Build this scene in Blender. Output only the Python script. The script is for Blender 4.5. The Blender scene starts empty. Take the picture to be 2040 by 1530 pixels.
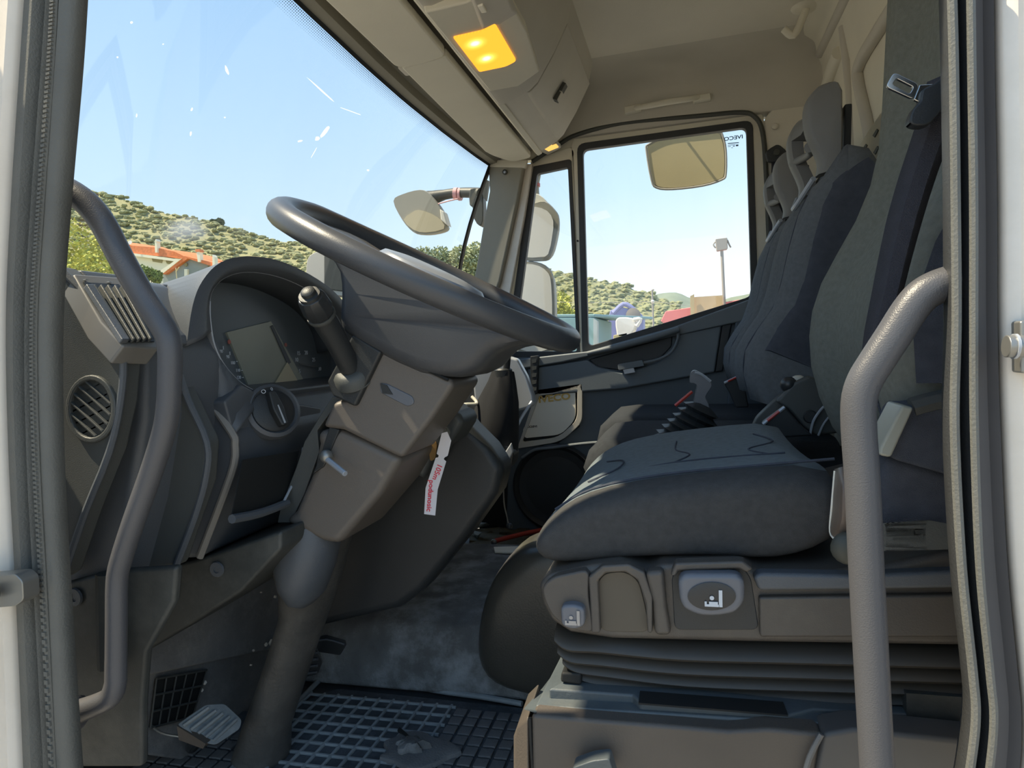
import bpy, bmesh, math, random
from math import sin, cos, pi, radians, sqrt
from mathutils import Vector, Matrix, noise
random.seed(7)
S = bpy.context.scene
COL = S.collection
V = Vector

# ------------------------------------------------------------------ camera
F = 1320.0
CAM = V((0.0, -0.62, 0.75))
_d = V((1365-1020, 765-680, -F)).normalized()
_h = V((cos(radians(3)), sin(radians(3)), 0))
_u = _h.cross(_d).normalized()
if _u.y < 0: _u = -_u
_x = _d.cross(_u)
RM = Matrix((_x, _d, _u))                      # camera axes -> world axes
cd = bpy.data.cameras.new('camera')
cam = bpy.data.objects.new('camera', cd); COL.objects.link(cam)
cd.sensor_width = 36.0; cd.lens = F/2040*36.0; cd.clip_start = 0.01; cd.clip_end = 2000
cam.matrix_world = Matrix.Translation(CAM) @ RM.to_4x4()
S.camera = cam

# ------------------------------------------------------------------ exposure, world, sun
S.view_settings.view_transform = 'Standard'
S.view_settings.look = 'None'
S.view_settings.exposure = 0.85
S.view_settings.gamma = 1.0
S.view_settings.use_curve_mapping = False
S.cycles.max_bounces = 8; S.cycles.transparent_max_bounces = 16; S.cycles.diffuse_bounces = 5
S.cycles.volume_bounces = 0; S.cycles.volume_max_steps = 64
S.cycles.sample_clamp_indirect = 6.0
S.cycles.caustics_reflective = False; S.cycles.caustics_refractive = False

def lin(c):
    c = c/255.0
    return c/12.92 if c <= 0.04045 else ((c+0.055)/1.055)**2.4
def RGB(r, g, b, a=1): return (lin(r), lin(g), lin(b), a)

w = bpy.data.worlds.new('sky'); S.world = w; w.use_nodes = True
nt = w.node_tree; nt.nodes.clear()
o_ = nt.nodes.new('ShaderNodeOutputWorld'); bg = nt.nodes.new('ShaderNodeBackground')
tc = nt.nodes.new('ShaderNodeTexCoord'); sp = nt.nodes.new('ShaderNodeSeparateXYZ')
rp = nt.nodes.new('ShaderNodeValToRGB'); rp2 = nt.nodes.new('ShaderNodeValToRGB')
nt.links.new(tc.outputs['Generated'], sp.inputs[0])
nt.links.new(sp.outputs['Z'], rp.inputs[0])
nt.links.new(sp.outputs['Z'], rp2.inputs[0])
def ramp(r, stops):
    els = r.color_ramp.elements
    while len(els) > 1: els.remove(els[-1])
    els[0].position, els[0].color = stops[0]
    for p, c in stops[1:]:
        e = els.new(p); e.color = c
ramp(rp, [(0.0, RGB(204, 226, 240)), (0.12, RGB(196, 219, 238)), (0.32, RGB(172, 203, 230)), (0.6, RGB(140, 180, 222)), (1, RGB(110, 155, 208))])
ramp(rp2, [(0.0, (0.95, 1.0, 1.0, 1)), (0.10, (0.95, 1.0, 1.0, 1)), (0.22, RGB(212, 238, 255)), (0.42, RGB(180, 212, 248)), (1, RGB(120, 165, 215))])
# the sky pales towards the hazy side of the valley (+X, +Y)
mth = nt.nodes.new('ShaderNodeVectorMath'); mth.operation = 'DOT_PRODUCT'
hz = V((0.55, 0.83, 0)).normalized(); mth.inputs[1].default_value = hz
nt.links.new(tc.outputs['Generated'], mth.inputs[0])
mr = nt.nodes.new('ShaderNodeMapRange'); mr.inputs[1].default_value = 0.45; mr.inputs[2].default_value = 0.93
nt.links.new(mth.outputs['Value'], mr.inputs[0])
mx = nt.nodes.new('ShaderNodeMixRGB')
nt.links.new(mr.outputs[0], mx.inputs[0]); nt.links.new(rp.outputs[0], mx.inputs[1]); nt.links.new(rp2.outputs[0], mx.inputs[2])
nt.links.new(mx.outputs[0], bg.inputs[0]); bg.inputs[1].default_value = 0.78
nt.links.new(bg.outputs[0], o_.inputs[0])

sl = bpy.data.lights.new('sun', 'SUN'); sl.energy = 4.8; sl.angle = radians(0.8); sl.color = (1.0, 0.86, 0.62)
so = bpy.data.objects.new('sun', sl); COL.objects.link(so)
SUN = V((-0.50, -0.11, 0.82)).normalized()         # towards the sun: ahead of the cab, a little to the driver's side
so.rotation_euler = SUN.to_track_quat('Z', 'Y').to_euler(); so.location = (-6, -4, 8)

# ------------------------------------------------------------------ picking points on real planes of the cab
def ray(px, py): return RM @ V((px-1020, 765-py, -F))
def P(px, py, Y): r = ray(px, py); return CAM + r*((Y-CAM.y)/r.y)
def PX(px, py, X): r = ray(px, py); return CAM + r*((X-CAM.x)/r.x)
def PZ(px, py, Z): r = ray(px, py); return CAM + r*((Z-CAM.z)/r.z)
def PL(pix, Y): return [P(a, b, Y) for a, b in pix]

# ------------------------------------------------------------------ materials
MATS = {}
def mat(name, col, rough=0.5, var=0.12, scale=8.0, bump=0.0, bscale=300.0, metal=0.0, coat=0.0, dirt=None, dirt_amt=0.0, dirt_scale=6.0, spec=0.5):
    if name in MATS: return MATS[name]
    m = bpy.data.materials.new(name); m.use_nodes = True; n = m.node_tree; n.nodes.clear()
    out = n.nodes.new('ShaderNodeOutputMaterial'); b = n.nodes.new('ShaderNodeBsdfPrincipled')
    n.links.new(b.outputs[0], out.inputs[0])
    t = n.nodes.new('ShaderNodeTexCoord')
    nz = n.nodes.new('ShaderNodeTexNoise'); nz.inputs['Scale'].default_value = scale; nz.inputs['Detail'].default_value = 5
    n.links.new(t.outputs['Object'], nz.inputs['Vector'])
    r = n.nodes.new('ShaderNodeValToRGB')
    c = col
    ramp(r, [(0.3, (c[0]*(1-var), c[1]*(1-var), c[2]*(1-var), 1)), (0.7, (min(1, c[0]*(1+var)), min(1, c[1]*(1+var)), min(1, c[2]*(1+var)), 1))])
    n.links.new(nz.outputs[0], r.inputs[0])
    src = r.outputs[0]
    if dirt:
        n2 = n.nodes.new('ShaderNodeTexNoise'); n2.inputs['Scale'].default_value = dirt_scale; n2.inputs['Detail'].default_value = 9; n2.inputs['Roughness'].default_value = 0.7
        n.links.new(t.outputs['Object'], n2.inputs['Vector'])
        m2 = n.nodes.new('ShaderNodeMapRange'); m2.inputs[1].default_value = 0.48; m2.inputs[2].default_value = 0.72; m2.inputs[4].default_value = dirt_amt
        n.links.new(n2.outputs[0], m2.inputs[0])
        mi = n.nodes.new('ShaderNodeMixRGB'); mi.inputs[2].default_value = dirt
        n.links.new(m2.outputs[0], mi.inputs[0]); n.links.new(src, mi.inputs[1]); src = mi.outputs[0]
    n.links.new(src, b.inputs['Base Color'])
    b.inputs['Roughness'].default_value = rough; b.inputs['Metallic'].default_value = metal
    b.inputs['Specular IOR Level'].default_value = spec
    b.inputs['Coat Weight'].default_value = coat
    if bump:
        n3 = n.nodes.new('ShaderNodeTexNoise'); n3.inputs['Scale'].default_value = bscale; n3.inputs['Detail'].default_value = 2
        n.links.new(t.outputs['Object'], n3.inputs['Vector'])
        bp = n.nodes.new('ShaderNodeBump'); bp.inputs['Strength'].default_value = bump; bp.inputs['Distance'].default_value = 0.002
        n.links.new(n3.outputs[0], bp.inputs['Height']); n.links.new(bp.outputs[0], b.inputs['Normal'])
    MATS[name] = m; return m
def emis(name, col, st):
    m = bpy.data.materials.new(name); m.use_nodes = True; n = m.node_tree; n.nodes.clear()
    out = n.nodes.new('ShaderNodeOutputMaterial'); e = n.nodes.new('ShaderNodeEmission')
    e.inputs[0].default_value = col; e.inputs[1].default_value = st
    n.links.new(e.outputs[0], out.inputs[0]); MATS[name] = m; return m

DASH = mat('dash_plastic', RGB(86, 91, 97), 0.42, 0.05, 5, 0.25, 900)
DASHD = mat('dash_plastic_dark', RGB(78, 81, 80), 0.5, 0.08, 5, 0.25, 900)
COLM = mat('column_plastic', RGB(106, 100, 94), 0.42, 0.05, 5, 0.2, 900)
LOWER = mat('lower_plastic', RGB(60, 63, 62), 0.55, 0.1, 6, 0.2, 700, dirt=RGB(125, 125, 120), dirt_amt=0.25, dirt_scale=9)
SHAFT = mat('shaft_plastic', RGB(76, 75, 72), 0.5, 0.15, 12, 0.4, 150, dirt=RGB(120, 118, 112), dirt_amt=0.35, dirt_scale=16)
WORN = mat('worn_plastic', RGB(112, 112, 112), 0.6, 0.18, 12, 0.5, 150, dirt=RGB(150, 150, 146), dirt_amt=0.5, dirt_scale=22)
BLACK = mat('black_plastic', RGB(48, 51, 53), 0.45, 0.1, 8, 0.2, 700)
DEEP = mat('deep_black', RGB(26, 28, 28), 0.7, 0.1)
GLOSSB = mat('gloss_black', RGB(50, 53, 56), 0.3, 0.06, 5, 0.1, 900)
WHEEL = mat('wheel_rubber', RGB(76, 78, 82), 0.36, 0.05, 8, 0.12, 900)
RUBBER = mat('seal_rubber', RGB(102, 103, 99), 0.5, 0.08, 20, 0.3, 400)
RUBBERD = mat('seal_rubber_dark', RGB(58, 60, 62), 0.5, 0.08, 20, 0.3, 400)
GRAB = mat('grab_plastic', RGB(82, 83, 87), 0.38, 0.05, 8, 0.2, 800)
PAINT = mat('white_paint', RGB(240, 232, 220), 0.25, 0.03, 3, coat=0.5, dirt=RGB(200, 190, 170), dirt_amt=0.3, dirt_scale=5)
HEAD = mat('headliner', RGB(226, 221, 208), 0.85, 0.04, 5, 0.4, 500)
TRIMB = mat('beige_trim', RGB(230, 225, 208), 0.6, 0.04, 5, 0.2, 700)
TRIMG = mat('taupe_trim', RGB(204, 199, 187), 0.55, 0.05, 5, 0.2, 700)
PILLAR = mat('pillar_trim', RGB(150, 146, 132), 0.55, 0.05, 5, 0.2, 700)
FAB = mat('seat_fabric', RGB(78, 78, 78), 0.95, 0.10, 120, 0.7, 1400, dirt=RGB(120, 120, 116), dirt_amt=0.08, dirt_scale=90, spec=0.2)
FABT = mat('seat_fabric_lit_top', RGB(118, 128, 134), 0.95, 0.10, 120, 0.7, 1400, spec=0.2)
FABB = mat('seat_fabric_back', RGB(112, 116, 120), 0.95, 0.10, 120, 0.7, 1400, spec=0.2)
FABL = mat('seat_fabric_center', RGB(138, 140, 132), 0.95, 0.10, 120, 0.9, 1500, spec=0.2)
FABD = mat('seat_fabric_dark', RGB(84, 88, 98), 0.95, 0.12, 60, 0.8, 1400, spec=0.2)
PADH = mat('headrest_foam', RGB(124, 123, 120), 0.6, 0.06, 10, 0.2, 700)
SKIRT = mat('seat_skirt_plastic', RGB(80, 76, 72), 0.42, 0.08, 7, 0.2, 700, dirt=RGB(118, 112, 100), dirt_amt=0.25, dirt_scale=10)
KNOBM = mat('seat_knob_plastic', RGB(104, 108, 116), 0.35, 0.04)
VINYL = mat('vinyl', RGB(66, 65, 60), 0.32, 0.12, 9, 0.15, 300)
STEEL = mat('painted_steel', RGB(80, 88, 92), 0.5, 0.14, 12, 0.2, 200, dirt=RGB(110, 110, 104), dirt_amt=0.35, dirt_scale=14)
BOXM = mat('box_plastic', RGB(86, 80, 74), 0.5, 0.12, 6, 0.2, 400)
BELT = mat('seat_belt_webbing', RGB(54, 54, 62), 0.7, 0.1, 90, 0.8, 1200)
CHROME = mat('chrome', RGB(190, 188, 184), 0.22, 0.04, metal=1.0)
SILVER = mat('silver_plastic', RGB(176, 182, 190), 0.3, 0.04, metal=0.2)
ALU = mat('worn_metal', RGB(150, 150, 146), 0.4, 0.1, metal=0.7)
CARPET = mat('tunnel_carpet', RGB(104, 106, 106), 0.95, 0.3, 14, 1.0, 220, dirt=RGB(160, 166, 170), dirt_amt=0.8, dirt_scale=7)
MATR = mat('mat_rubber', RGB(140, 148, 152), 0.7, 0.22, 12, 0.5, 250, dirt=RGB(140, 146, 150), dirt_amt=0.35, dirt_scale=15)
MATT = mat('mat_rubber_tile', RGB(108, 110, 112), 0.8, 0.25, 12, 0.6, 250, dirt=RGB(110, 108, 106), dirt_amt=0.5, dirt_scale=12)
FLOORM = mat('floor_dark', RGB(70, 72, 74), 0.85, 0.25, 10, 0.6, 150)
PEDAL = mat('pedal_rubber', RGB(128, 134, 136), 0.65, 0.15, 18, 0.4, 200, dirt=RGB(170, 172, 170), dirt_amt=0.6, dirt_scale=30)
PAPER = mat('paper', RGB(250, 244, 228), 0.6, 0.02)
TAG = mat('tag_paper', RGB(236, 234, 240), 0.55, 0.02)
INK = mat('red_ink', RGB(240, 70, 90), 0.6, 0.02)
GOLD = mat('gold_ink', RGB(226, 190, 110), 0.35, 0.02, metal=0.4)
DINK = mat('dark_ink', RGB(60, 60, 60), 0.6, 0.02)
ETCH = mat('etched_mark', RGB(90, 120, 150), 0.6, 0.02)
WHITEI = mat('white_print', RGB(205, 212, 220), 0.5, 0.02)
RED = mat('red_enamel', RGB(190, 60, 45), 0.3, 0.08, coat=0.5)
LEATH = mat('brown_leather', RGB(130, 100, 55), 0.6, 0.1)
MIRH = mat('mirror_housing', RGB(156, 152, 136), 0.5, 0.05, 6)
MIRG = mat('mirror_glass', RGB(240, 238, 230), 0.06, 0.0, metal=1.0)
DARKM = mat('dark_housing', RGB(70, 72, 66), 0.5, 0.08, 6)
PINK = mat('pink_tape', RGB(220, 170, 170), 0.6, 0.05)
ORANGE = mat('orange_lens_plastic', RGB(240, 150, 40), 0.3, 0.03)

def glass(name, tint=(0.95, 0.97, 0.98, 1), dust=0.03, dustcol=(0.85, 0.9, 0.95, 1)):
    m = bpy.data.materials.new(name); m.use_nodes = True; n = m.node_tree; n.nodes.clear()
    out = n.nodes.new('ShaderNodeOutputMaterial'); tr = n.nodes.new('ShaderNodeBsdfTransparent'); tr.inputs[0].default_value = tint
    gl = n.nodes.new('ShaderNodeBsdfGlossy'); gl.inputs['Roughness'].default_value = 0.02
    lw = n.nodes.new('ShaderNodeLayerWeight'); lw.inputs[0].default_value = 0.5
    pw = n.nodes.new('ShaderNodeMath'); pw.operation = 'POWER'; pw.inputs[1].default_value = 5.0; n.links.new(lw.outputs['Facing'], pw.inputs[0])
    ma = n.nodes.new('ShaderNodeMath'); ma.operation = 'MULTIPLY_ADD'; ma.inputs[1].default_value = 0.7; ma.inputs[2].default_value = 0.045; n.links.new(pw.outputs[0], ma.inputs[0])
    m1 = n.nodes.new('ShaderNodeMixShader'); n.links.new(ma.outputs[0], m1.inputs[0]); n.links.new(tr.outputs[0], m1.inputs[1]); n.links.new(gl.outputs[0], m1.inputs[2])
    df = n.nodes.new('ShaderNodeBsdfDiffuse'); df.inputs[0].default_value = dustcol
    t = n.nodes.new('ShaderNodeTexCoord'); mp = n.nodes.new('ShaderNodeMapping'); mp.inputs['Scale'].default_value = (6, 6, 1.4)
    n.links.new(t.outputs['Object'], mp.inputs[0])
    nz = n.nodes.new('ShaderNodeTexNoise'); nz.inputs['Scale'].default_value = 1.2; nz.inputs['Detail'].default_value = 3
    n.links.new(mp.outputs[0], nz.inputs['Vector'])
    mr_ = n.nodes.new('ShaderNodeMapRange'); mr_.inputs[1].default_value = 0.35; mr_.inputs[2].default_value = 0.8; mr_.inputs[3].default_value = dust*0.4; mr_.inputs[4].default_value = dust*1.8
    n.links.new(nz.outputs[0], mr_.inputs[0])
    m2 = n.nodes.new('ShaderNodeMixShader'); n.links.new(mr_.outputs[0], m2.inputs[0]); n.links.new(m1.outputs[0], m2.inputs[1]); n.links.new(df.outputs[0], m2.inputs[2])
    n.links.new(m2.outputs[0], out.inputs[0]); MATS[name] = m; return m
GLASSW = glass('windscreen_glass', dust=0.02)
GLASSD = glass('door_glass', dust=0.02)
GLASSC = glass('cluster_glass', dust=0.03)

# ------------------------------------------------------------------ mesh helpers
def link(o, parent=None):
    COL.objects.link(o)
    if parent is not None:
        o.parent = parent
        pl, q = V((0, 0, 0)), parent
        while q is not None: pl += q.location; q = q.parent
        o.location = o.location - pl
    return o
def tag(o, label=None, cat=None, group=None, kind=None):
    if label: o['label'] = label
    if cat: o['category'] = cat
    if group: o['group'] = group
    if kind: o['kind'] = kind
    return o
def obj(name, bm, m, parent=None, bevel=0, seg=2, sub=0, flat=False, solid=0, ang=30, smooth_ang=None):
    if not isinstance(bm, bmesh.types.BMesh): raise TypeError
    if not solid: bmesh.ops.recalc_face_normals(bm, faces=bm.faces)
    me = bpy.data.meshes.new(name); bm.to_mesh(me); bm.free()
    me.materials.append(m)
    if not flat:
        for p in me.polygons: p.use_smooth = True
        if not bevel and not sub:
            me.set_sharp_from_angle(angle=radians(smooth_ang or 40))
    o = bpy.data.objects.new(name, me); link(o, parent)
    if solid:
        s = o.modifiers.new('solid', 'SOLIDIFY'); s.thickness = solid; s.offset = 0
    if bevel:
        b = o.modifiers.new('bevel', 'BEVEL'); b.width = bevel; b.segments = seg; b.limit_method = 'ANGLE'; b.angle_limit = radians(ang); b.harden_normals = True
        b.use_clamp_overlap = True
    if sub:
        s = o.modifiers.new('sub', 'SUBSURF'); s.levels = sub; s.render_levels = sub
    return o
def thing(name, loc, label, cat, group=None, kind=None):
    e = bpy.data.objects.new(name, None); COL.objects.link(e); e.location = loc
    e.empty_display_size = 0.05
    return tag(e, label, cat, group, kind)
def NB(): return bmesh.new()
def prism(pts, vec, bm=None):
    bm = bm or NB(); vec = V(vec)
    a = [bm.verts.new(p) for p in pts]; b = [bm.verts.new(V(p)+vec) for p in pts]
    n = len(pts)
    bm.faces.new(a); bm.faces.new(b[::-1])
    for i in range(n): bm.faces.new((a[i], b[i], b[(i+1) % n], a[(i+1) % n]))
    return bm
def box(c, s, bm=None, rot=None):
    bm = bm or NB(); c = V(c)
    vs = []
    for dx in (-.5, .5):
        for dy in (-.5, .5):
            for dz in (-.5, .5):
                q = V((dx*s[0], dy*s[1], dz*s[2]))
                if rot is not None: q = rot @ q
                vs.append(bm.verts.new(c+q))
    for f in ((0,1,3,2),(4,6,7,5),(0,4,5,1),(2,3,7,6),(0,2,6,4),(1,5,7,3)): bm.faces.new([vs[i] for i in f])
    return bm
def loft(rings, caps=True, closed=True, bm=None, loop=False):
    bm = bm or NB(); R = [[bm.verts.new(p) for p in r] for r in rings]
    n = len(rings[0])
    k = len(R)
    for i in range(k if loop else k-1):
        A, B = R[i], R[(i+1) % k]
        for j in range(n if closed else n-1):
            bm.faces.new((A[j], B[j], B[(j+1) % n], A[(j+1) % n]))
    if caps and closed and not loop:
        bm.faces.new(R[0]); bm.faces.new(R[-1][::-1])
    return bm
def cr(pts, k=4, closed=False):
    pts = [V(p) for p in pts]; n = len(pts); out = []
    rng = range(n if closed else n-1)
    for i in rng:
        if closed: p0, p1, p2, p3 = pts[i-1], pts[i], pts[(i+1) % n], pts[(i+2) % n]
        else: p0, p1, p2, p3 = pts[max(i-1, 0)], pts[i], pts[i+1], pts[min(i+2, n-1)]
        for s in range(k):
            t = s/k
            out.append(0.5*((2*p1)+(p2-p0)*t+(2*p0-5*p1+4*p2-p3)*t*t+(3*p1-p0-3*p2+p3)*t*t*t))
    if not closed: out.append(pts[-1])
    return out
def tube(pts, r, n=12, k=4, closed=False, bm=None, flat=1.0, caps=True):
    """round bar along pts; r may be a list; flat squashes the section across the bar"""
    path = cr(pts, k, closed) if k > 1 else [V(p) for p in pts]
    m = len(path)
    if isinstance(r, (list, tuple)):
        rr = []
        for i in range(m):
            t = i/(m-1)*(len(r)-1); a = int(min(t, len(r)-2)); rr.append(r[a]+(r[a+1]-r[a])*(t-a))
    else: rr = [r]*m
    rings = []
    prev = None
    for i, p in enumerate(path):
        if closed: tg = (path[(i+1) % m]-path[i-1]).normalized()
        else: tg = (path[min(i+1, m-1)]-path[max(i-1, 0)]).normalized()
        if prev is None:
            up = V((0, 0, 1)) if abs(tg.z) < 0.9 else V((0, 1, 0))
            a = tg.cross(up).normalized()
        else:
            a = (prev - tg*prev.dot(tg)).normalized()
        prev = a; b = tg.cross(a)
        rings.append([p+a*(cos(2*pi*j/n)*rr[i]*flat)+b*(sin(2*pi*j/n)*rr[i]) for j in range(n)])
    return loft(rings, caps=caps, bm=bm, loop=closed)
def sheet(rows, bm=None):
    return loft(rows, caps=False, closed=False, bm=bm)
def rnd(pts, r, n=4):
    """round the corners of a closed polygon; same count for every polygon with the same number of corners"""
    out = []; m = len(pts); pts = [V(p) for p in pts]
    for i in range(m):
        p = pts[i]; a = pts[i-1]-p; b = pts[(i+1) % m]-p
        rr = r[i] if isinstance(r, (list, tuple)) else r
        d = min(rr, a.length*0.48, b.length*0.48)
        A = p+a.normalized()*d; B = p+b.normalized()*d
        for s in range(n+1):
            t = s/n; out.append(A*(1-t)**2+p*2*t*(1-t)+B*t*t)
    return out
def ring(outer, inner, vec, bm=None):
    bm = bm or NB(); vec = V(vec); n = len(outer)
    R = [[bm.verts.new(V(p)) for p in outer], [bm.verts.new(V(p)+vec) for p in outer], [bm.verts.new(V(p)+vec) for p in inner], [bm.verts.new(V(p)) for p in inner]]
    for i in range(4):
        A, B = R[i], R[(i+1) % 4]
        for j in range(n): bm.faces.new((A[j], B[j], B[(j+1) % n], A[(j+1) % n]))
    return bm
def ball(c, r, bm=None, n=12, sc=(1, 1, 1), rot=None):
    bm = bm or NB(); c = V(c); rings = []
    for i in range(1, n//2+3):
        th = pi*i/(n//2+3)
        rg = []
        for j in range(n):
            q = V((sin(th)*cos(2*pi*j/n)*sc[0], sin(th)*sin(2*pi*j/n)*sc[1], cos(th)*sc[2]))*r
            if rot is not None: q = rot @ q
            rg.append(c+q)
        rings.append(rg)
    return loft(rings, bm=bm)
def cyl(a, b, r, n=20, bm=None, r2=None):
    return tube([a, b], [r, r2 if r2 is not None else r], n=n, k=1, bm=bm)
def lathe(c, axis, prof, n=24, bm=None):
    """prof: list of (radius, height along axis)"""
    ax = V(axis).normalized(); up = V((0, 0, 1)) if abs(ax.z) < 0.9 else V((1, 0, 0))
    a = ax.cross(up).normalized(); b = ax.cross(a); c = V(c)
    return loft([[c+ax*h+(a*cos(2*pi*j/n)+b*sin(2*pi*j/n))*max(r, 1e-4) for j in range(n)] for r, h in prof], bm=bm)
def frame(o, xd, yd):
    """matrix with origin o, x along xd, y roughly along yd"""
    x = V(xd).normalized(); z = x.cross(V(yd)).normalized(); y = z.cross(x)
    return Matrix.Translation(V(o)) @ Matrix((x, y, z)).transposed().to_4x4()
def text(name, s, M, size, m, parent=None, depth=0.0004, mirror=False, sx=1.0, bold=0.0):
    cu = bpy.data.curves.new(name, 'FONT'); cu.body = s; cu.size = size; cu.extrude = depth; cu.align_x = 'CENTER'; cu.align_y = 'CENTER'
    cu.offset = bold; cu.resolution_u = 3
    t = bpy.data.objects.new(name, cu); COL.objects.link(t)
    dg = bpy.context.evaluated_depsgraph_get()
    me = bpy.data.meshes.new_from_object(t.evaluated_get(dg))
    bpy.data.objects.remove(t)
    me.transform(M @ Matrix.Diagonal((sx*(-1 if mirror else 1), 1, 1, 1)))
    me.materials.clear(); me.materials.append(m)
    o = bpy.data.objects.new(name, me); link(o, parent); return o

YV = V((0, 1, 0)); ZV = V((0, 0, 1)); XV = V((1, 0, 0))
def seat_icon(M, size, m, parent, name='seat_symbol'):
    bm = NB(); s = size
    def rc(x0, y0, x1, y1, dx=0):
        prism([M @ V((x0*s, y0*s, 0)), M @ V((x1*s, y0*s, 0)), M @ V(((x1+dx)*s, y1*s, 0)), M @ V(((x0+dx)*s, y1*s, 0))], (M.to_3x3() @ V((0, 0, 1)))*0.0006, bm)
    rc(-.5, -.5, .32, -.36); rc(.3, -.5, .5, .5, 0.02); rc(-.5, -.36, -.38, -.2)
    rc(-.25, -.36, .25, -.2)
    lathe(M @ V((-.08*s, .02*s, 0)), M.to_3x3() @ V((0, 0, 1)), [(.13*s, 0), (.13*s, .0006)], 10, bm)
    return obj(name, bm, m, parent, flat=True)
# ================================================================== STRUCTURE
# --- outdoors ground
GZ = -1.25
yard = obj('yard_ground', box((0, 40, GZ-0.05), (300, 200, 0.1)), mat('yard_concrete', RGB(158, 152, 142), 0.9, 0.1, 0.6), flat=True)
tag(yard, kind='structure')
yard['label'] = 'pale sunlit concrete yard outside the cab'

# --- cab floor, roof, rear, front bulkhead
tag(obj('floor', box((-0.25, 0.99, -0.035), (2.0, 1.98, 0.05)), FLOORM, flat=True), kind='structure')
rf = NB()
prism([V((-0.70, 0, 1.80)), V((-0.66, 0, 1.84)), V((0.62, 0, 1.84)), V((0.62, 0, 1.745)), V((0.50, 0, 1.742)), V((-0.28, 0, 1.742)), V((-0.60, 0, 1.70)), V((-0.71, 0, 1.62))], (0, 2.02, 0), rf)
tag(obj('ceiling', rf, HEAD), kind='structure')
# rear wall with a coved top and pressed ribs
rw = NB()
prof = [(0.40, 1.742), (0.455, 1.72), (0.485, 1.66), (0.50, 1.55), (0.50, 0.0), (0.60, 0.0), (0.60, 1.80), (0.40, 1.80)]
prism([V((x, 0.0, z)) for x, z in prof], (0, 2.0, 0), rw)
wr = obj('wall_rear', rw, TRIMB, bevel=0.01); tag(wr, kind='structure')
def rib(path, r, m=TRIMG, name='pressed_rib', flat=1.0):
    return obj(name, tube(path, r, 10, 4, flat=flat), m, wr)
rib([V((.475, .1, 1.69)), V((.475, 1.0, 1.69)), V((.475, 1.86, 1.69))], .016)
rib([V((.49, 1.60, 1.66)), V((.50, 1.58, 1.45)), V((.50, 1.56, 1.2))], .014)
rib([PX(1790, 0, .49), PX(1745, 70, .49), PX(1712, 130, .49), PX(1712, 170, .49), PX(1728, 240, .49), PX(1740, 310, .49)], .017)
rib([PX(1672, 105, .49), PX(1655, 150, .49), PX(1640, 200, .49)], .022, TRIMB)
# front bulkhead under the windscreen
fb = NB(); prism([V((-0.93, 0, .87)), V((-0.98, 0, .3)), V((-1.22, 0, .0)), V((-1.22, 0, -.05)), V((-1.28, 0, -.05)), V((-1.10, 0, .9))], (0, 2.0, 0), fb)
tag(obj('wall_front', fb, LOWER), kind='structure')

# --- near side (driver's door opening): header, B pillar and A pillar closures
nh = NB(); box((-0.1, -0.02, 1.62), (1.4, 0.10, 0.40), nh)
tag(obj('wall_left', nh, PAINT, bevel=.01), kind='structure')
# cab side sill under the opening
sill = obj('trim_sill', box((-0.25, 0.02, -0.16), (1.35, 0.10, 0.30)), PAINT, bevel=.01); tag(sill, kind='structure')

def along(px, Y, k=6): return cr([P(a, b, Y) for a, b in px], k)
def band(Lp, Rp, Y, prof, m, name, k=6, solid=0.0):
    A = along(Lp, Y, k); B = along(Rp, Y, k)
    rows = []
    for a, b in zip(A, B):
        rows.append([a.lerp(b, t)+V((0, dy, 0)) for t, dy in prof])
    return obj(name, sheet(rows), m, solid=solid, smooth_ang=60)
# left: white A pillar, rubber weatherstrip
Lq = [(70, -80), (56, 120), (38, 400), (28, 640), (33, 900), (48, 1200), (64, 1620)]
Rq = [(158, -80), (146, 120), (122, 400), (106, 640), (108, 900), (124, 1200), (152, 1620)]
Wq = [(-160, -80), (-165, 120), (-170, 400), (-170, 640), (-165, 900), (-160, 1200), (-150, 1620)]
apil = band(Wq, Lq, -.035, [(0, .0), (.35, -.012), (.7, -.004), (.9, -.012), (1, .012)], PAINT, 'trim_pillar_front', solid=.004)
tag(apil, kind='structure')
sealL = band(Lq, Rq, -.03, [(0, .02), (.03, -.004), (.1, -.012), (.3, -.014), (.38, -.004), (.42, .0), (.46, -.006), (.56, -.012), (.64, -.004), (.68, .002), (.74, -.008), (.82, -.01), (.9, -.006), (.96, -.004), (1.0, .012)], RUBBER, 'trim_seal_front', solid=.003)
tag(sealL, kind='structure')
# knurled bead of the weatherstrip
bead = NB()
Aq = along([(114, -80), (104, 120), (84, 400), (70, 640), (74, 900), (90, 1200), (112, 1620)], -.042, 30)
tube(Aq, .0032, 8, 1, bm=bead)
for i in range(0, len(Aq)-1):
    box(Aq[i].lerp(Aq[i+1], .5)+V((0, -.003, 0)), (.005, .003, (Aq[i+1]-Aq[i]).length*.55), bead)
obj('bead', bead, RUBBER, sealL, flat=True)
# right: weatherstrip and painted B pillar
Lr = [(1886, -80), (1892, 120), (1896, 400), (1898, 640), (1894, 850), (1908, 1120), (1930, 1330), (1936, 1420), (1925, 1520), (1905, 1640)]
Mr = [(1930, -80), (1932, 120), (1936, 400), (1936, 640), (1938, 850), (1948, 1120), (1968, 1330), (1976, 1420), (1968, 1520), (1950, 1640)]
Rr = [(1982, -80), (1984, 120), (1989, 400), (1990, 640), (1996, 850), (2010, 1120), (2030, 1330), (2038, 1420), (2036, 1520), (2020, 1640)]
Wr = [(2230, -80), (2230, 120), (2230, 400), (2230, 640), (2230, 850), (2230, 1120), (2230, 1330), (2230, 1420), (2230, 1520), (2230, 1640)]
tag(band(Lr, Mr, -.02, [(0, .016), (.03, .0), (.06, -.004), (.12, -.004), (.2, .02), (.32, .03), (.55, .03), (.68, .02), (.78, -.002), (.92, -.006), (1, -.002)], RUBBERD, 'trim_seal_rear', solid=.002), kind='structure')
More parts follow.
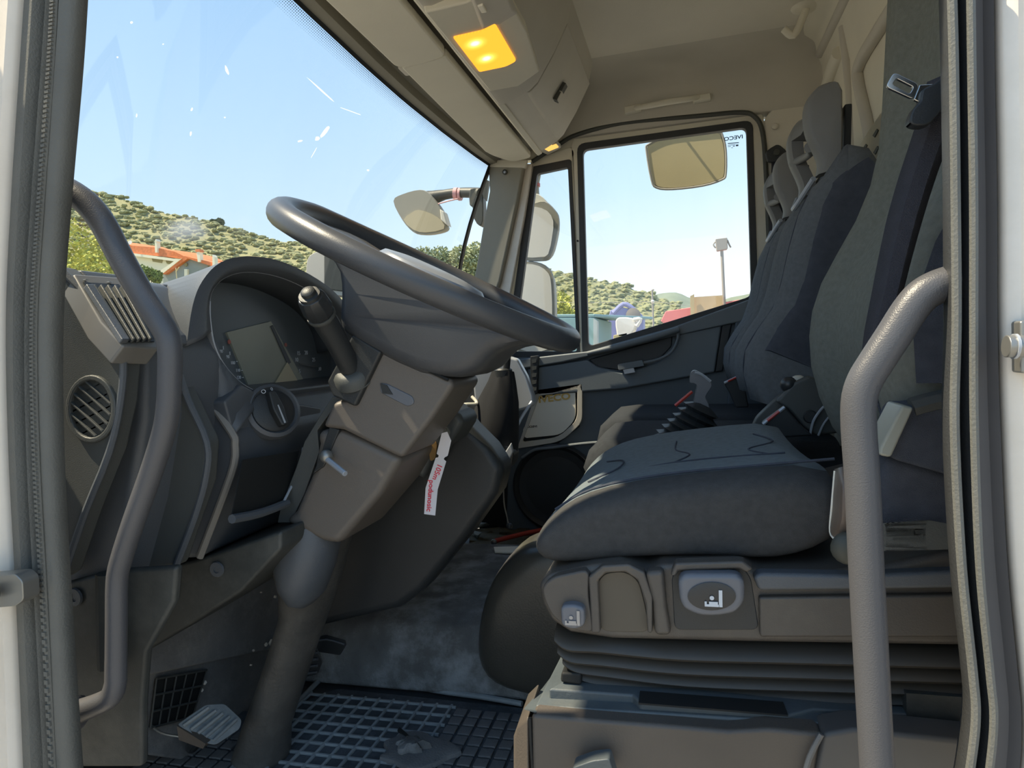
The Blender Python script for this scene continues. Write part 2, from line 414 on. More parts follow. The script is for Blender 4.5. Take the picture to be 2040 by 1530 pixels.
sr_ = bpy.data.objects['trim_seal_rear']
obj('lip_bead', tube([a.lerp(b, .05)+V((0, -.006, 0)) for a, b in zip(along(Lr, -.02), along(Mr, -.02))], .0036, 8, 1), RUBBER, sr_)
obj('lip_bead', tube([a.lerp(b, .88)+V((0, -.008, 0)) for a, b in zip(along(Lr, -.02), along(Mr, -.02))], .0032, 8, 1), RUBBER, sr_)
tag(band(Mr, Rr, -.022, [(0, .012), (.06, 0), (.3, .006), (.7, .008), (.92, 0), (1, .012)], mat('seal_outer', RGB(96, 94, 94), .5, .05, 20), 'trim_pillar_seal', solid=.002), kind='structure')
bpil = band(Rr, Wr, -.015, [(0, .004), (.06, -.004), (.14, -.006), (.2, .006), (.6, .0), (1, 0)], PAINT, 'trim_pillar_rear', solid=.004)
tag(bpil, kind='structure')
tag(obj('trim_pillar_body', box((.45, .04, .75), (.34, .06, 1.8)), PAINT), kind='structure')

# --- open driver's door, out of view, made solid without a window to block sun
dr = obj('door_2', box((-0.92, -0.55, .45), (.06, 1.0, 1.9)), PAINT, bevel=.015); tag(dr, kind='structure')

# --- windscreen
wst = [(-.60, .02), (-.70, .30), (-.722, .60), (-.732, .9), (-.735, 1.15), (-.728, 1.45), (-.713, 1.748), (-.70, 1.9)]
def ws(Y, t):     # t 0 = top edge, 1 = cowl
    top = None
    for (x0, y0), (x1, y1) in zip(wst, wst[1:]):
        if y0 <= Y <= y1: top = x0+(x1-x0)*(Y-y0)/(y1-y0)
    if top is None: top = wst[0][0] if Y < .02 else wst[-1][0]
    return V((top-.19*t-.03*sin(pi*t), Y, 1.475-.60*t))
YS = [.02+(1.88*i/24) for i in range(25)]
win = thing('window_1', (-.8, .96, .9), None, None, kind='structure')
obj('glass', sheet([[ws(y, t/8) for y in YS] for t in range(9)]), GLASSW, win)
# black ceramic border and its dotted fade
bd = NB(); sheet([[ws(y, -.02)+V((.004, 0, 0)) for y in YS], [ws(y, .022)+V((.004, 0, 0)) for y in YS]], bd)
sheet([[ws(1.90, t/8)+V((.004, 0, 0)) for t in range(9)], [ws(1.865, t/8)+V((.004, 0, 0)) for t in range(9)]], bd)
obj('black_border', bd, DEEP, win, solid=.001)
dt = NB()
for r_ in range(7):
    t = .027+.0068*r_; rad = .0017*(1-r_*.11)
    for i in range(230):
        y = .45+(1.42*(i+.5*(r_ % 2))/230)
        c = ws(y, t)+V((.004, 0, 0)); u = (ws(y, t+.01)-ws(y, t)).normalized()
        dt.faces.new([dt.verts.new(c+YV*rad*cos(a*pi/3)+u*rad*sin(a*pi/3)) for a in range(6)])
dots = obj('dot_fade', dt, DEEP, win, flat=True); tag(dots, kind='stuff')
# grime marks on the glass
gm = NB()
for (x, y, l, wd, an) in [(452, 140, 22, 6, -70), (648, 262, 32, 9, 55), (632, 276, 10, 8, 40), (598, 281, 12, 4, 10), (262, 45, 6, 6, 0), (382, 218, 8, 4, 60), (234, 114, 4, 4, 0),
                          (380, 266, 10, 4, 80), (272, 230, 8, 3, 80), (733, 339, 5, 4, 0), (325, 88, 4, 3, 0), (448, 234, 4, 3, 0), (618, 106, 5, 9, 0), (495, 30, 60, 3, -38), (640, 180, 70, 3, -42), (700, 222, 60, 2, -20), (625, 305, 28, 2, 60)]:
    def wp(px, py):
        r = ray(px, py); t = .5
        for _ in range(30):
            q = CAM+r*t; tt = (1.475-q.z)/.6; s = ws(max(.02, min(1.9, q.y)), tt); t *= 1+(q.x-s.x)/abs(r.x*t)*.8 if abs(r.x) > 1e-6 else 1
        return CAM+r*t*.998
    ca, sa = cos(radians(an)), -sin(radians(an))
    pts = []
    for k in range(8):
        a = 2*pi*k/8; j = .8+.4*random.random()
        ex, ey = cos(a)*l/2*j, sin(a)*wd/2*j
        pts.append(wp(x+ex*ca-ey*sa, y+ex*sa+ey*ca))
    gm.faces.new([gm.verts.new(p) for p in pts])
m_ = bpy.data.materials.new('grime'); m_.use_nodes = True; n = m_.node_tree; n.nodes.clear()
o9 = n.nodes.new('ShaderNodeOutputMaterial'); t1 = n.nodes.new('ShaderNodeBsdfTransparent'); t2 = n.nodes.new('ShaderNodeBsdfTranslucent'); t2.inputs[0].default_value = (1, 1, .97, 1)
x9 = n.nodes.new('ShaderNodeMixShader'); x9.inputs[0].default_value = .32
n.links.new(t1.outputs[0], x9.inputs[1]); n.links.new(t2.outputs[0], x9.inputs[2]); n.links.new(x9.outputs[0], o9.inputs[0])
gr = obj('grime_marks', gm, m_, win, flat=True); tag(gr, kind='stuff')
# windscreen header trim and far A pillar
hd = NB(); rows = []
for y in [.02+.08*i for i in range(25)]:
    a = ws(y, 0.0)
    rows.append([a+V((.006, 0, -.006)), a+V((.028, 0, -.002)), a+V((.034, 0, .018)), a+V((.055, 0, .022)), a+V((.07, 0, .012)), a+V((.13, 0, .03)), a+V((.25, 0, .10)), a+V((.20, 0, .3)), a+V((-.02, 0, .2)), a+V((-.01, 0, .0))])
loft(rows, bm=hd)
tag(obj('trim_1', hd, PILLAR), kind='structure')
fp = thing('trim_2', P(1000, 450, 1.9), None, None, kind='structure')
ap = NB(); prism(PL([(972, 318), (1046, 318), (1031, 400), (996, 560), (975, 620), (930, 620), (948, 535), (962, 450), (975, 380)], 1.885), (0, .05, 0), ap)
obj('pillar_cover', ap, PILLAR, fp, bevel=.008)
obj('cover_joint', prism(PL([(972, 318), (1050, 318), (1047, 334), (974, 332)], 1.880), (0, .02, 0)), TRIMB, fp, bevel=.003)
obj('screw_cap', lathe(P(1006, 343, 1.882), -YV, [(.010, 0), (.010, .004), (.006, .006), (.006, .003)], 16), DARKM, fp)
obj('screw', lathe(P(1006, 343, 1.878), -YV, [(.005, 0), (.005, .004), (.003, .005)], 12), SILVER, fp)

# --- passenger side: side wall lining, door with glass
sw = NB()
prof = [(1.70, 1.745), (1.80, 1.735), (1.87, 1.70), (1.905, 1.64), (1.915, 1.58), (1.93, 1.545), (2.02, 1.545), (2.02, 1.80), (1.70, 1.80)]
prism([V((-.80, y, z)) for y, z in prof], (1.32, 0, 0), sw)
swo = obj('wall_right', sw, TRIMG, bevel=.004, ang=50); tag(swo, kind='structure')
# B pillar lining behind the door
bp = NB(); prism(PL([(1522, 240), (1545, 205), (1660, 190), (1700, 300), (1700, 1300), (1545, 1300), (1540, 620), (1534, 420)], 1.93), (0, .1, 0), bp)
obj('pillar_lining', bp, HEAD, swo, bevel=.006)
lo = NB(); box((-.1, 2.0, .2), (1.5, .1, .5), lo); obj('lower_side', lo, DEEP, swo)
obj('rain_gutter_seal', tube([P(a, b, 1.925) for a, b in [(1060, 322), (1110, 290), (1150, 268), (1240, 246), (1400, 230), (1475, 224), (1503, 232), (1519, 262), (1526, 340), (1532, 480), (1540, 640)]], .0085, 8, 5), DARKM, swo)
obj('lining_button', lathe(P(1543, 252, 1.925), -YV, [(.011, 0), (.011, .005), (.007, .008)], 16), HEAD, swo)

dr = thing('door_1', P(1300, 700, 1.95), None, None, kind='structure')
mo = rnd(PL([(1137, 270), (1522, 214), (1534, 640), (1150, 740)], 1.95), .05)
mi = rnd(PL([(1152, 290), (1497, 242), (1508, 606), (1162, 706)], 1.95), .03)
obj('corner_filler', prism(PL([(985, 324), (1058, 319), (1145, 292), (1145, 256), (985, 262)], 1.957), (0, .04, 0)), TRIMB, dr)
obj('window_frame', ring(mo, mi, (0, .05, 0)), TRIMB, dr, bevel=.004)
qo = rnd(PL([(1058, 318), (1143, 290), (1158, 735), (990, 735)], 1.95), [.01, .03, .01, .01])
qi = rnd(PL([(1062, 338), (1134, 322), (1152, 700), (1018, 700)], 1.95), .012)
obj('quarter_frame', ring(qo, qi, (0, .05, 0)), TRIMB, dr, bevel=.004)
so_ = rnd(PL([(1149, 286), (1500, 238), (1511, 610), (1160, 712)], 1.945), .032)
si_ = rnd(PL([(1161, 298), (1487, 253), (1497, 590), (1172, 690)], 1.945), .022)
obj('window_seal', ring(so_, si_, (0, .03, 0)), RUBBERD, dr, bevel=.003)
q1 = rnd(PL([(1058, 332), (1138, 316), (1156, 712), (1006, 712)], 1.945), .014)
q2 = rnd(PL([(1070, 346), (1131, 333), (1149, 700), (1022, 700)], 1.945), .010)
obj('quarter_seal', ring(q1, q2, (0, .03, 0)), RUBBERD, dr, bevel=.003)
gmain = obj('window_glass', prism(rnd(PL([(1156, 292), (1493, 246), (1503, 600), (1166, 700)], 1.96), .02), (0, .004, 0)), GLASSD, dr, flat=True)
obj('quarter_glass', prism(PL([(1064, 340), (1136, 325), (1154, 706), (1014, 706)], 1.96), (0, .004, 0)), GLASSD, dr, flat=True)
obj('frame_rivet', lathe(P(1151, 480, 1.945), -YV, [(.004, 0), (.004, .003)], 10), DEEP, dr)
obj('pillar_edge', prism(PL([(1040, 326), (1060, 326), (1044, 430), (1020, 560), (1004, 640), (980, 640), (996, 540), (1024, 420)], 1.915), (0, .03, 0)), PAINT, dr, bevel=.003)
# etched maker's mark (reads backwards from inside)
Mk = frame(P(1461, 275, 1.955), P(1475, 273, 1.955)-P(1449, 277, 1.955), ZV)
text('etched_mark', 'IVECO', Mk, .0185, ETCH, dr, mirror=True, sx=1.25, bold=.0004)
et = NB()
for (x0, x1, y, hh) in [(1450, 1472, 285, 1.6), (1450, 1465, 288.5, 1), (1450, 1456, 291.5, 1), (1460, 1464, 291, 1.6), (1466, 1471, 290, 3.2), (1457, 1460, 294, 1)]:
    prism(PL([(x0, y-hh/2+.06*(1461-x0)), (x1, y-hh/2-.06*(x1-1461)), (x1, y+hh/2-.06*(x1-1461)), (x0, y+hh/2+.06*(1461-x0))], 1.955), (0, .0004, 0), et)
obj('etched_lines', et, ETCH, dr, flat=True)
# door lining
Dp = lambda pix, y, d, nm, m, bv=.006: obj(nm, prism(PL(pix, y), (0, d, 0)), m, dr, bevel=bv)
Dp([(1020, 712), (1170, 702), (1340, 650), (1512, 592), (1530, 640), (1535, 1250), (1000, 1250)], 1.945, .06, 'lining_panel', mat('door_lining', RGB(94, 103, 110), .6, .05, 6, .2, 700))
DL = mat('door_lining_light', RGB(112, 119, 124), .5, .05, 6, .2, 700)
Dp([(1030, 716), (1170, 700), (1340, 652), (1505, 592), (1516, 596), (1514, 622), (1480, 640), (1352, 668), (1240, 695), (1120, 722), (1040, 735)], 1.915, .04, 'sill_ledge', DL)
Dp([(1348, 662), (1392, 650), (1440, 636), (1424, 742), (1240, 775), (1060, 790), (1050, 735), (1170, 716), (1190, 730), (1240, 742), (1310, 722), (1340, 700)], 1.925, .03, 'arm_panel', mat('door_lining_mid', RGB(108, 117, 124), .5, .05, 6, .2, 700), .008)
Dp([(1172, 716), (1300, 680), (1340, 668), (1338, 690), (1318, 712), (1250, 740), (1190, 732)], 1.940, .01, 'grip_recess', BLACK)
obj('grip_bar', tube([P(1170, 704, 1.90), P(1240, 688, 1.895), P(1300, 672, 1.895), P(1352, 656, 1.90)], [.008, .012, .013, .012], 10, 4), DL, dr)
obj('grip_edge', tube([P(1351, 655, 1.905), P(1350, 675, 1.905), P(1338, 700, 1.905), P(1312, 716, 1.905), P(1270, 725, 1.905)], .006, 8, 4), DL, dr)
hn = obj('inner_handle', prism(rnd(PL([(1230, 726), (1280, 717), (1284, 729), (1232, 738)], 1.895), .006), (0, .03, 0)), DL, dr, bevel=.003)
obj('release_lever', prism(PL([(1240, 735), (1262, 731), (1266, 742), (1244, 746)], 1.900), (0, .02, 0)), SILVER, hn, bevel=.002)
Dp([(1440, 636), (1462, 628), (1440, 740), (1424, 742)], 1.93, .03, 'vertical_groove', BLACK)
Dp([(1466, 628), (1514, 612), (1520, 900), (1440, 900)], 1.918, .03, 'rear_lining', mat('door_lining_rear', RGB(82, 92, 102), .6, .05, 6, .2, 700))
lr = obj('louvre', prism(rnd(PL([(1056, 710), (1072, 708), (1070, 782), (1058, 790)], 1.90), .006), (0, .03, 0)), BLACK, dr, bevel=.003)
for i in range(5):
    obj('slot', prism(PL([(1059, 716+14*i), (1069, 715+14*i), (1068, 722+14*i), (1060, 724+14*i)], 1.896), (0, .006, 0)), DASHD, lr, flat=True)
# document pocket and its papers
po = rnd(PL([(1070, 776), (1160, 764), (1160, 842), (1118, 880), (1030, 894)], 1.925), [.01, .01, .03, .04, .01])
pi_ = rnd(PL([(1074, 789), (1150, 776), (1150, 836), (1112, 872), (1040, 881)], 1.925), [.006, .006, .03, .04, .01])
obj('pocket_frame', ring(po, pi_, (0, .03, 0)), TRIMG, dr, bevel=.004)
pb = obj('pocket_back', prism(PL([(1074, 780), (1155, 770), (1155, 850), (1110, 885), (1036, 890)], 1.942), (0, .01, 0)), DEEP, dr)
obj('speaker_ring', lathe(P(1108, 970, 1.94), -YV, [(.175, 0), (.175, .012), (.165, .02), (.155, .012), (.15, .004), (.05, -.01)], 40), BLACK, dr)
obj('pocket_lip', tube([P(1040, 912, 1.92), P(1065, 896, 1.92), P(1100, 892, 1.92), P(1160, 884, 1.92), P(1240, 878, 1.92)], .006, 8, 4), DL, dr)
ppr = thing('paper_booklet', P(1095, 830, 1.935), 'cream maker\'s booklet with gold lettering in the passenger door pocket', 'booklet')
obj('cover', prism(rnd(PL([(1071, 796), (1146, 775), (1147, 835), (1118, 866), (1046, 873), (1041, 858)], 1.932), [.004, .004, .03, .03, .01, .01]), (0, .006, 0)), PAPER, ppr, bevel=.001)
Mk = frame(P(1104, 793, 1.930), P(1140, 789, 1.93)-P(1075, 797, 1.93), ZV)
text('gold_lettering', 'IVECO', Mk, .036, GOLD, ppr, sx=1.25, bold=.0012)
Mk = frame(P(1060, 850, 1.930), P(1140, 846, 1.93)-P(1075, 849, 1.93), ZV)
text('small_lettering', 'IVECO', Mk, .011, DINK, ppr, mirror=True, sx=1.3, bold=.0003)
# ================================================================== OVERHEAD
def PN(px, py, p0, n):
    r = ray(px, py); n = V(n); return CAM + r*((V(p0)-CAM).dot(n)/r.dot(n))
def visor(y0, y1, lab, cut):
    v = thing('sun_visor', (-.59, (y0+y1)/2, 1.46), lab, 'sun visor', 'sun visors over the windscreen')
    pts = rnd([V((-.655+.01*cut, y0, 1.452)), V((-.528, y0, 1.462)), V((-.524, y1, 1.458)), V((-.60, y1+.01, 1.452)), V((-.652, y1-.14*cut, 1.448))], [.006, .006, .02, .05, .06], 5)
    obj('panel', prism(pts, (0, 0, .022)), TRIMB, v, bevel=.005)
    obj('hinge_clip', box((-.648, y0+.03, 1.465), (.02, .05, .02)), TRIMG, v, bevel=.004)
    obj('hinge_clip', box((-.648, y1-.16, 1.465), (.02, .04, .02)), TRIMG, v, bevel=.004)
    return v
visor(.10, .915, 'long beige sun visor nearest the driver\'s door, cut off by the top edge', 0)
visor(.925, 1.82, 'long beige sun visor with a rounded far end above the passenger side of the windscreen', 1)

con = thing('overhead_console', (-.38, .95, 1.6), 'beige overhead console above the windscreen with a lit amber lamp and a storage locker', 'overhead console')
cp = [(-.505, 1.49), (-.492, 1.466), (-.47, 1.466), (-.415, 1.492), (-.39, 1.512), (-.34, 1.585), (-.295, 1.665), (-.275, 1.745), (-.51, 1.745)]
def cprof(y, s=0, ins=0): return [V((x+s*(1 if x > -.48 else -.3), y, z-s*(.6 if z < 1.7 else 0)+ins)) for x, z in cp]
obj('body', loft([cprof(.02), cprof(.5), cprof(1.76), cprof(1.79, -.006), cprof(1.82, -.022), cprof(1.85, -.05)]), TRIMG, con, smooth_ang=28)
obj('front_strip', prism([V((-.508, .02, 1.470)), V((-.494, .02, 1.455)), V((-.478, .02, 1.462)), V((-.49, .02, 1.49))], (0, 1.78, 0)), TRIMB, con, bevel=.003)
# locker door
ld = loft([[V((x+.010, y, z-.004)) for x, z in cp[3:7]]+[V((x-.004, y, z)) for x, z in cp[3:7]][::-1] for y in (1.285, 1.735)])
lk = obj('locker_door', ld, TRIMG, con, bevel=.004, ang=40)
obj('door_gap', prism([V((x+.004, 1.272, z-.002)) for x, z in cp[3:8]]+[V((x-.02, 1.272, z)) for x, z in cp[3:8]][::-1], (0, .012, 0)), DEEP, con)
e0 = V((-.352, 1.545, 1.575)); 
fn = V((.85, 0, -.53)).normalized(); fu = V((.53, 0, .85)).normalized()
c1 = PN(1114, 184, (-.33, 1.5, 1.58), fn)
rcs = [c1+fu*.03-YV*.012, c1+fu*.03+YV*.018, c1-fu*.028+YV*.012, c1-fu*.028-YV*.018]
obj('latch_recess', prism([q+fn*.010 for q in rcs], -fn*.02), DARKM, lk)
obj('latch_paddle', prism([q+fn*.012 for q in (c1+fu*.004-YV*.015, c1+fu*.004+YV*.014, c1-fu*.026+YV*.011, c1-fu*.026-YV*.016)], -fn*.01), TRIMG, lk, bevel=.002)
# lamp housing
hp = [(x+.016*(1 if x > -.46 else 0), z-.012*(1 if z < 1.7 else 0)) for x, z in cp]
obj('lamp_housing', prism([V((x, .62, z)) for x, z in hp], (0, .64, 0)), TRIMG, con, bevel=.006, ang=25)
lp0 = V((-.44, .95, 1.452)); ln = V((.18, 0, -1)).normalized()
lpts = [PN(a, b, lp0, ln) for a, b in [(845, 22), (928, 2), (1000, -30), (1050, 60), (1075, 140), (1032, 170), (975, 180)]]
obj('lamp_plate', prism([q+ln*.004 for q in lpts], -ln*.03), TRIMB, con, bevel=.005)
obj('map_switch_shroud', loft([[PN(a, b, lp0+ln*h, ln) for a, b in cr_] for h, cr_ in ((.0, [(925, -30), (960, 62), (1000, 50), (1035, 30), (1000, -60)]), (.012, [(930, -35), (962, 52), (992, 42), (1020, 20), (990, -60)]))]), TRIMG, con, bevel=.004)
lens = emis('lamp_lens', (1.0, .46, .05, 1), 1.0)
n_ = lens.node_tree; em = n_.nodes['Emission']
tcx = n_.nodes.new('ShaderNodeTexCoord'); wv = n_.nodes.new('ShaderNodeTexWave'); wv.inputs['Scale'].default_value = 160; wv.bands_direction = 'Y'
n_.links.new(tcx.outputs['Object'], wv.inputs['Vector'])
b1 = PN(945, 80, lp0, ln); b2 = PN(968, 110, lp0, ln)
add = None
lq = rnd([PN(a, b, lp0+ln*.008, ln) for a, b in [(903, 76), (965, 62), (985, 46), (1029, 122), (1008, 133), (955, 144)]], [.006, .01, .004, .01, .01, .006], 4)
lenso = obj('lamp_lens', prism(lq, -ln*.012), lens, con, bevel=.002)
# glow round the two bulbs behind the ribbed lens
loff = V(lenso.location) + con.location
def near(b_, rad, amp):
    vm = n_.nodes.new('ShaderNodeVectorMath'); vm.operation = 'DISTANCE'; vm.inputs[1].default_value = b_
    n_.links.new(tcx.outputs['Object'], vm.inputs[0])
    m = n_.nodes.new('ShaderNodeMapRange'); m.interpolation_type = 'SMOOTHSTEP'
    m.inputs[1].default_value = 0; m.inputs[2].default_value = rad; m.inputs[3].default_value = amp; m.inputs[4].default_value = 0
    n_.links.new(vm.outputs['Value'], m.inputs[0]); return m.outputs[0]
g = [near(b1, .034, 1), near(b2, .034, 1)]
ad = n_.nodes.new('ShaderNodeMath'); ad.operation = 'ADD'; ad.use_clamp = True
n_.links.new(g[0], ad.inputs[0]); n_.links.new(g[1], ad.inputs[1])
cr_r = n_.nodes.new('ShaderNodeValToRGB')
ramp(cr_r, [(0, (.98, .36, .03, 1)), (.35, (1, .50, .06, 1)), (.6, (1, .78, .16, 1)), (.82, (1.0, .98, .6, 1)), (1, (1, 1, 1, 1))])
n_.links.new(ad.outputs[0], cr_r.inputs[0]); n_.links.new(cr_r.outputs[0], em.inputs[0])
m3 = n_.nodes.new('ShaderNodeMath'); m3.operation = 'MULTIPLY_ADD'; m3.inputs[1].default_value = .18; m3.inputs[2].default_value = .92
n_.links.new(wv.outputs['Fac'], m3.inputs[0]); n_.links.new(m3.outputs[0], em.inputs[1])
obj('rocker_switch', box(PN(958, 4, lp0, ln)+ln*.012, (.012, .03, .008)), PAPER, con, bevel=.002)
obj('shelf_shade_patch', prism([PN(a, b, (-.30, 1.1, 1.66), fn)+fn*.004 for a, b in [(1030, -10), (1058, 70), (1074, 86), (1092, 40), (1098, -10)]], -fn*.006), DARKM, con)  # dark hollow of the open shelf, painted as a flat patch
mk = thing('marker_lamp', P(1100, 294, 1.86), 'small amber courtesy lamp under the far end of the overhead console', 'lamp')
obj('lens', prism(rnd([PZ(a, b, 1.487) for a, b in [(1084, 297), (1108, 288), (1113, 294), (1093, 302)]], .004), (0, 0, .01)), emis('marker_glow', (1, .5, .12, 1), .8), mk, bevel=.001)
obj('rim', prism(rnd([PZ(a, b, 1.49) for a, b in [(1076, 302), (1108, 285), (1118, 294), (1092, 309)]], .006), (0, 0, .012)), TRIMG, mk, bevel=.002)

# roof grab handle over the passenger door
gh = thing('roof_handle', P(1330, 205, 1.90), 'beige curved grab handle on the roof lining above the passenger window', 'grab handle')
obj('grip', tube([P(1262, 216, 1.895), P(1290, 211, 1.862), P(1330, 203, 1.852), P(1372, 197, 1.862), P(1394, 193, 1.895)], [.008, .010, .011, .010, .008], 10, 5), TRIMB, gh)
obj('end_cap', prism(PL([(1243, 212), (1276, 206), (1278, 218), (1245, 226)], 1.885), (0, .03, 0)), TRIMB, gh, bevel=.004)
obj('end_cap', prism(PL([(1380, 190), (1415, 184), (1417, 197), (1382, 203)], 1.885), (0, .03, 0)), TRIMB, gh, bevel=.004)
# coat hooks
for (a, b, lab, sc) in [(1606, 12, 'large beige coat hook on the roof lining, cut by the top edge', 1.9), (1594, 142, 'small beige coat hook on the roof lining near the passenger corner', 1.0)]:
    c = PZ(a, b, 1.744)
    hk = thing('coat_hook', c, lab, 'coat hook')
    obj('base_plate', lathe(c, -ZV, [(.024*sc, 0), (.022*sc, .006), (.016*sc, .010)], 20), TRIMB, hk)
    obj('hook', tube([c+V((.0, 0, -.004)), c+V((-.005*sc, .0, -.03)), c+V((-.02*sc, .0, -.042*sc)), c+V((-.034*sc, 0, -.03*sc))], .006*sc, 10, 4), TRIMB, hk)

# ================================================================== DASHBOARD
dash = thing('dashboard', (-.8, 1.0, .7), 'dark grey dashboard along the windscreen with hooded instruments and air vents', 'dashboard')
bprof = [(-.93, .885), (-.86, .893), (-.80, .885), (-.715, .80), (-.705, .77), (-.715, .68), (-.75, .56), (-.80, .44), (-1.0, .40)]
obj('main_body', prism([V((x, .12, z)) for x, z in bprof], (0, .16, 0)), DASH, dash, bevel=.012, seg=3)
obj('main_body', prism([V((x, .72, z)) for x, z in bprof], (0, 1.20, 0)), DASH, dash, bevel=.012, seg=3)
obj('rear_body', prism([V((x, .27, z)) for x, z in [(-.93, .885), (-.86, .893), (-.80, .885), (-.795, .72), (-.72, .70), (-.75, .56), (-.80, .44), (-1.0, .40)]], (0, .46, 0)), DASH, dash, bevel=.006)
E1 = [(98, 528), (118, 533), (196, 612), (236, 665), (246, 720), (240, 800), (218, 900), (170, 1020), (126, 1150), (95, 1165)]
obj('end_panel', prism(PL(E1, .05), (0, .03, 0)), DASHD, dash, bevel=.006)
obj('end_core', prism(PL([(90, 535), (118, 545), (190, 622), (226, 672), (222, 720), (212, 800), (190, 900), (140, 1020), (100, 1150)], .08), (0, .05, 0)), DASHD, dash)
vA, vB = P(118, 533, .05), P(238, 668, .05)
obj('vent_block', prism([vA+V((-.08, .03, .004)), vA+V((0, .03, 0)), vB+V((0, .03, 0)), vB+V((.0, .03, -.012)), vB+V((-.06, .03, -.02)), vA+V((-.08, .03, -.06))], (0, .085, 0)), DASH, dash, bevel=.003)
obj('end_panel_rim', tube([P(a, b, .05) for a, b in E1[1:-1]], .0045, 8, 3), DASH, dash)
sv = obj('side_vent', ring([P(179+50*cos(t), 815+68*sin(t), .045) for t in [2*pi*i/28 for i in range(28)]], [P(179+41*cos(t), 815+57*sin(t), .045) for t in [2*pi*i/28 for i in range(28)]], (0, .02, 0)), DASHD, dash, bevel=.002)
obj('vent_hole', prism([P(179+42*cos(t), 815+58*sin(t), .056) for t in [2*pi*i/28 for i in range(28)]], (0, .004, 0)), BLACK, sv, flat=True)
for i in range(5):
    o = -46+23*i
    # oblique blades across the oval
    def inside(x, y): return ((x)/41)**2+((y)/57)**2 <= 1
    pts = [(t, o+t*.92) for t in range(-42, 43) if inside(t, o+t*.92)]
    if len(pts) > 4:
        (x0, y0), (x1, y1) = pts[0], pts[-1]
        obj('blade', prism(PL([(179+x0, 815+y0-2.5), (179+x1, 815+y1-2.5), (179+x1, 815+y1+2.5), (179+x0, 815+y0+2.5)], .046), (0, .012, 0)), DASHD, sv, bevel=.0008)
for i in range(4):
    o = -40+27*i
    pts = [(t, o-t*.5) for t in range(-42, 43) if inside(t, o-t*.5)]
    (x0, y0), (x1, y1) = pts[0], pts[-1]
    obj('blade', prism(PL([(179+x0, 815+y0-1.5), (179+x1, 815+y1-1.5), (179+x1, 815+y1+1.5), (179+x0, 815+y0+1.5)], .05), (0, .008, 0)), DASHD, sv, flat=True)
# front vent on the sloping brow
sp0 = vA.lerp(vB, .5); sn = V((-(vB-vA).z, 0, (vB-vA).x)).normalized()
def SP(a, b, h=0): return PN(a, b, sp0+sn*h, sn)
vt = obj('front_vent', prism([SP(a, b, .008) for a, b in [(146, 545), (250, 553), (308, 604), (318, 694), (246, 690), (200, 640)]], -sn*.03), mat('vent_bezel', RGB(118, 117, 114), .45, .05), dash, bevel=.003)
obj('vent_well', prism([SP(a, b, .0095) for a, b in [(166, 562), (236, 566), (300, 620), (308, 680), (244, 680)]], -sn*.004), BLACK, vt, flat=True)
for i in range(6):
    t = i/5
    a0 = V((172+70*t, 565+2*t)); b0 = V((244+56*t, 676-2*t))
    wd = 15 if i == 0 else 5
    obj('blade', prism([SP(a0.x, a0.y, .016), SP(a0.x+wd, a0.y, .016), SP(b0.x+wd, b0.y, .016), SP(b0.x, b0.y, .016)], -sn*.008), DASH if i == 0 else DASHD, vt, bevel=.0015)
obj('vent_icon', box(SP(171, 557, .010), (.004, .004, .001)), WHITEI, vt, flat=True)
obj('vent_icon', box(SP(219, 562, .010), (.004, .006, .001)), WHITEI, vt, flat=True)
# stepped cheeks behind the grab handle
obj('side_cheek', prism(PL([(250, 700), (345, 735), (414, 880), (408, 960), (350, 1130), (200, 1150), (180, 740)], .19), (0, .03, 0)), DASHD, dash, bevel=.008)
obj('cheek_rim', tube([P(a, b, .19) for a, b in [(345, 700), (372, 790), (412, 882), (410, 950), (388, 1030), (350, 1130)]], .005, 8, 4), DASH, dash)
CK = [(280, 560), (345, 690), (466, 868), (470, 915), (452, 975), (396, 1113), (440, 1113), (500, 1113), (300, 1118), (240, 800)]
obj('instrument_module', prism(PL([(300, 812), (428, 806), (466, 868), (470, 920), (396, 1113), (300, 1118), (240, 800)], .265), (0, .44, 0)), DASH, dash, bevel=.010, seg=3)
fa = cr([P(a, b, .265) for a, b in [(335, 640), (345, 690), (380, 742), (422, 802), (446, 838), (466, 868)]], 4)
fb_ = cr([PX(a, b, -.705) for a, b in [(418, 600), (419, 640), (428, 690), (450, 732), (482, 765), (520, 786)]], 4)
obj('face_side', sheet([[a, a.lerp(b, .25)+V((.006, 0, .003)), a.lerp(b, .6)+V((.008, 0, .003)), b] for a, b in zip(fa, fb_)]), DASH, dash, solid=.003, smooth_ang=80)
obj('face_inner', sheet([[b, b+V((-.075, .02, -.004))] for b in fb_]), DASHD, dash, solid=.002)
obj('face_edge', tube(fb_, .0016, 6, 1), SILVER, dash)
obj('face_lower', prism([PX(a, b, -.692) for a, b in [(466, 870), (448, 800), (482, 765), (520, 786), (570, 800), (640, 812), (640, 890), (560, 900), (470, 915)]], (-.03, 0, 0)), DASH, dash, bevel=.004)
obj('module_edge', tube([P(a, b, .265) for a, b in [(345, 690), (405, 780), (462, 862), (468, 885), (466, 925), (440, 1000), (398, 1110)]], .006, 8, 3), mat('dash_edge', RGB(138, 136, 132), .35, .04), dash)
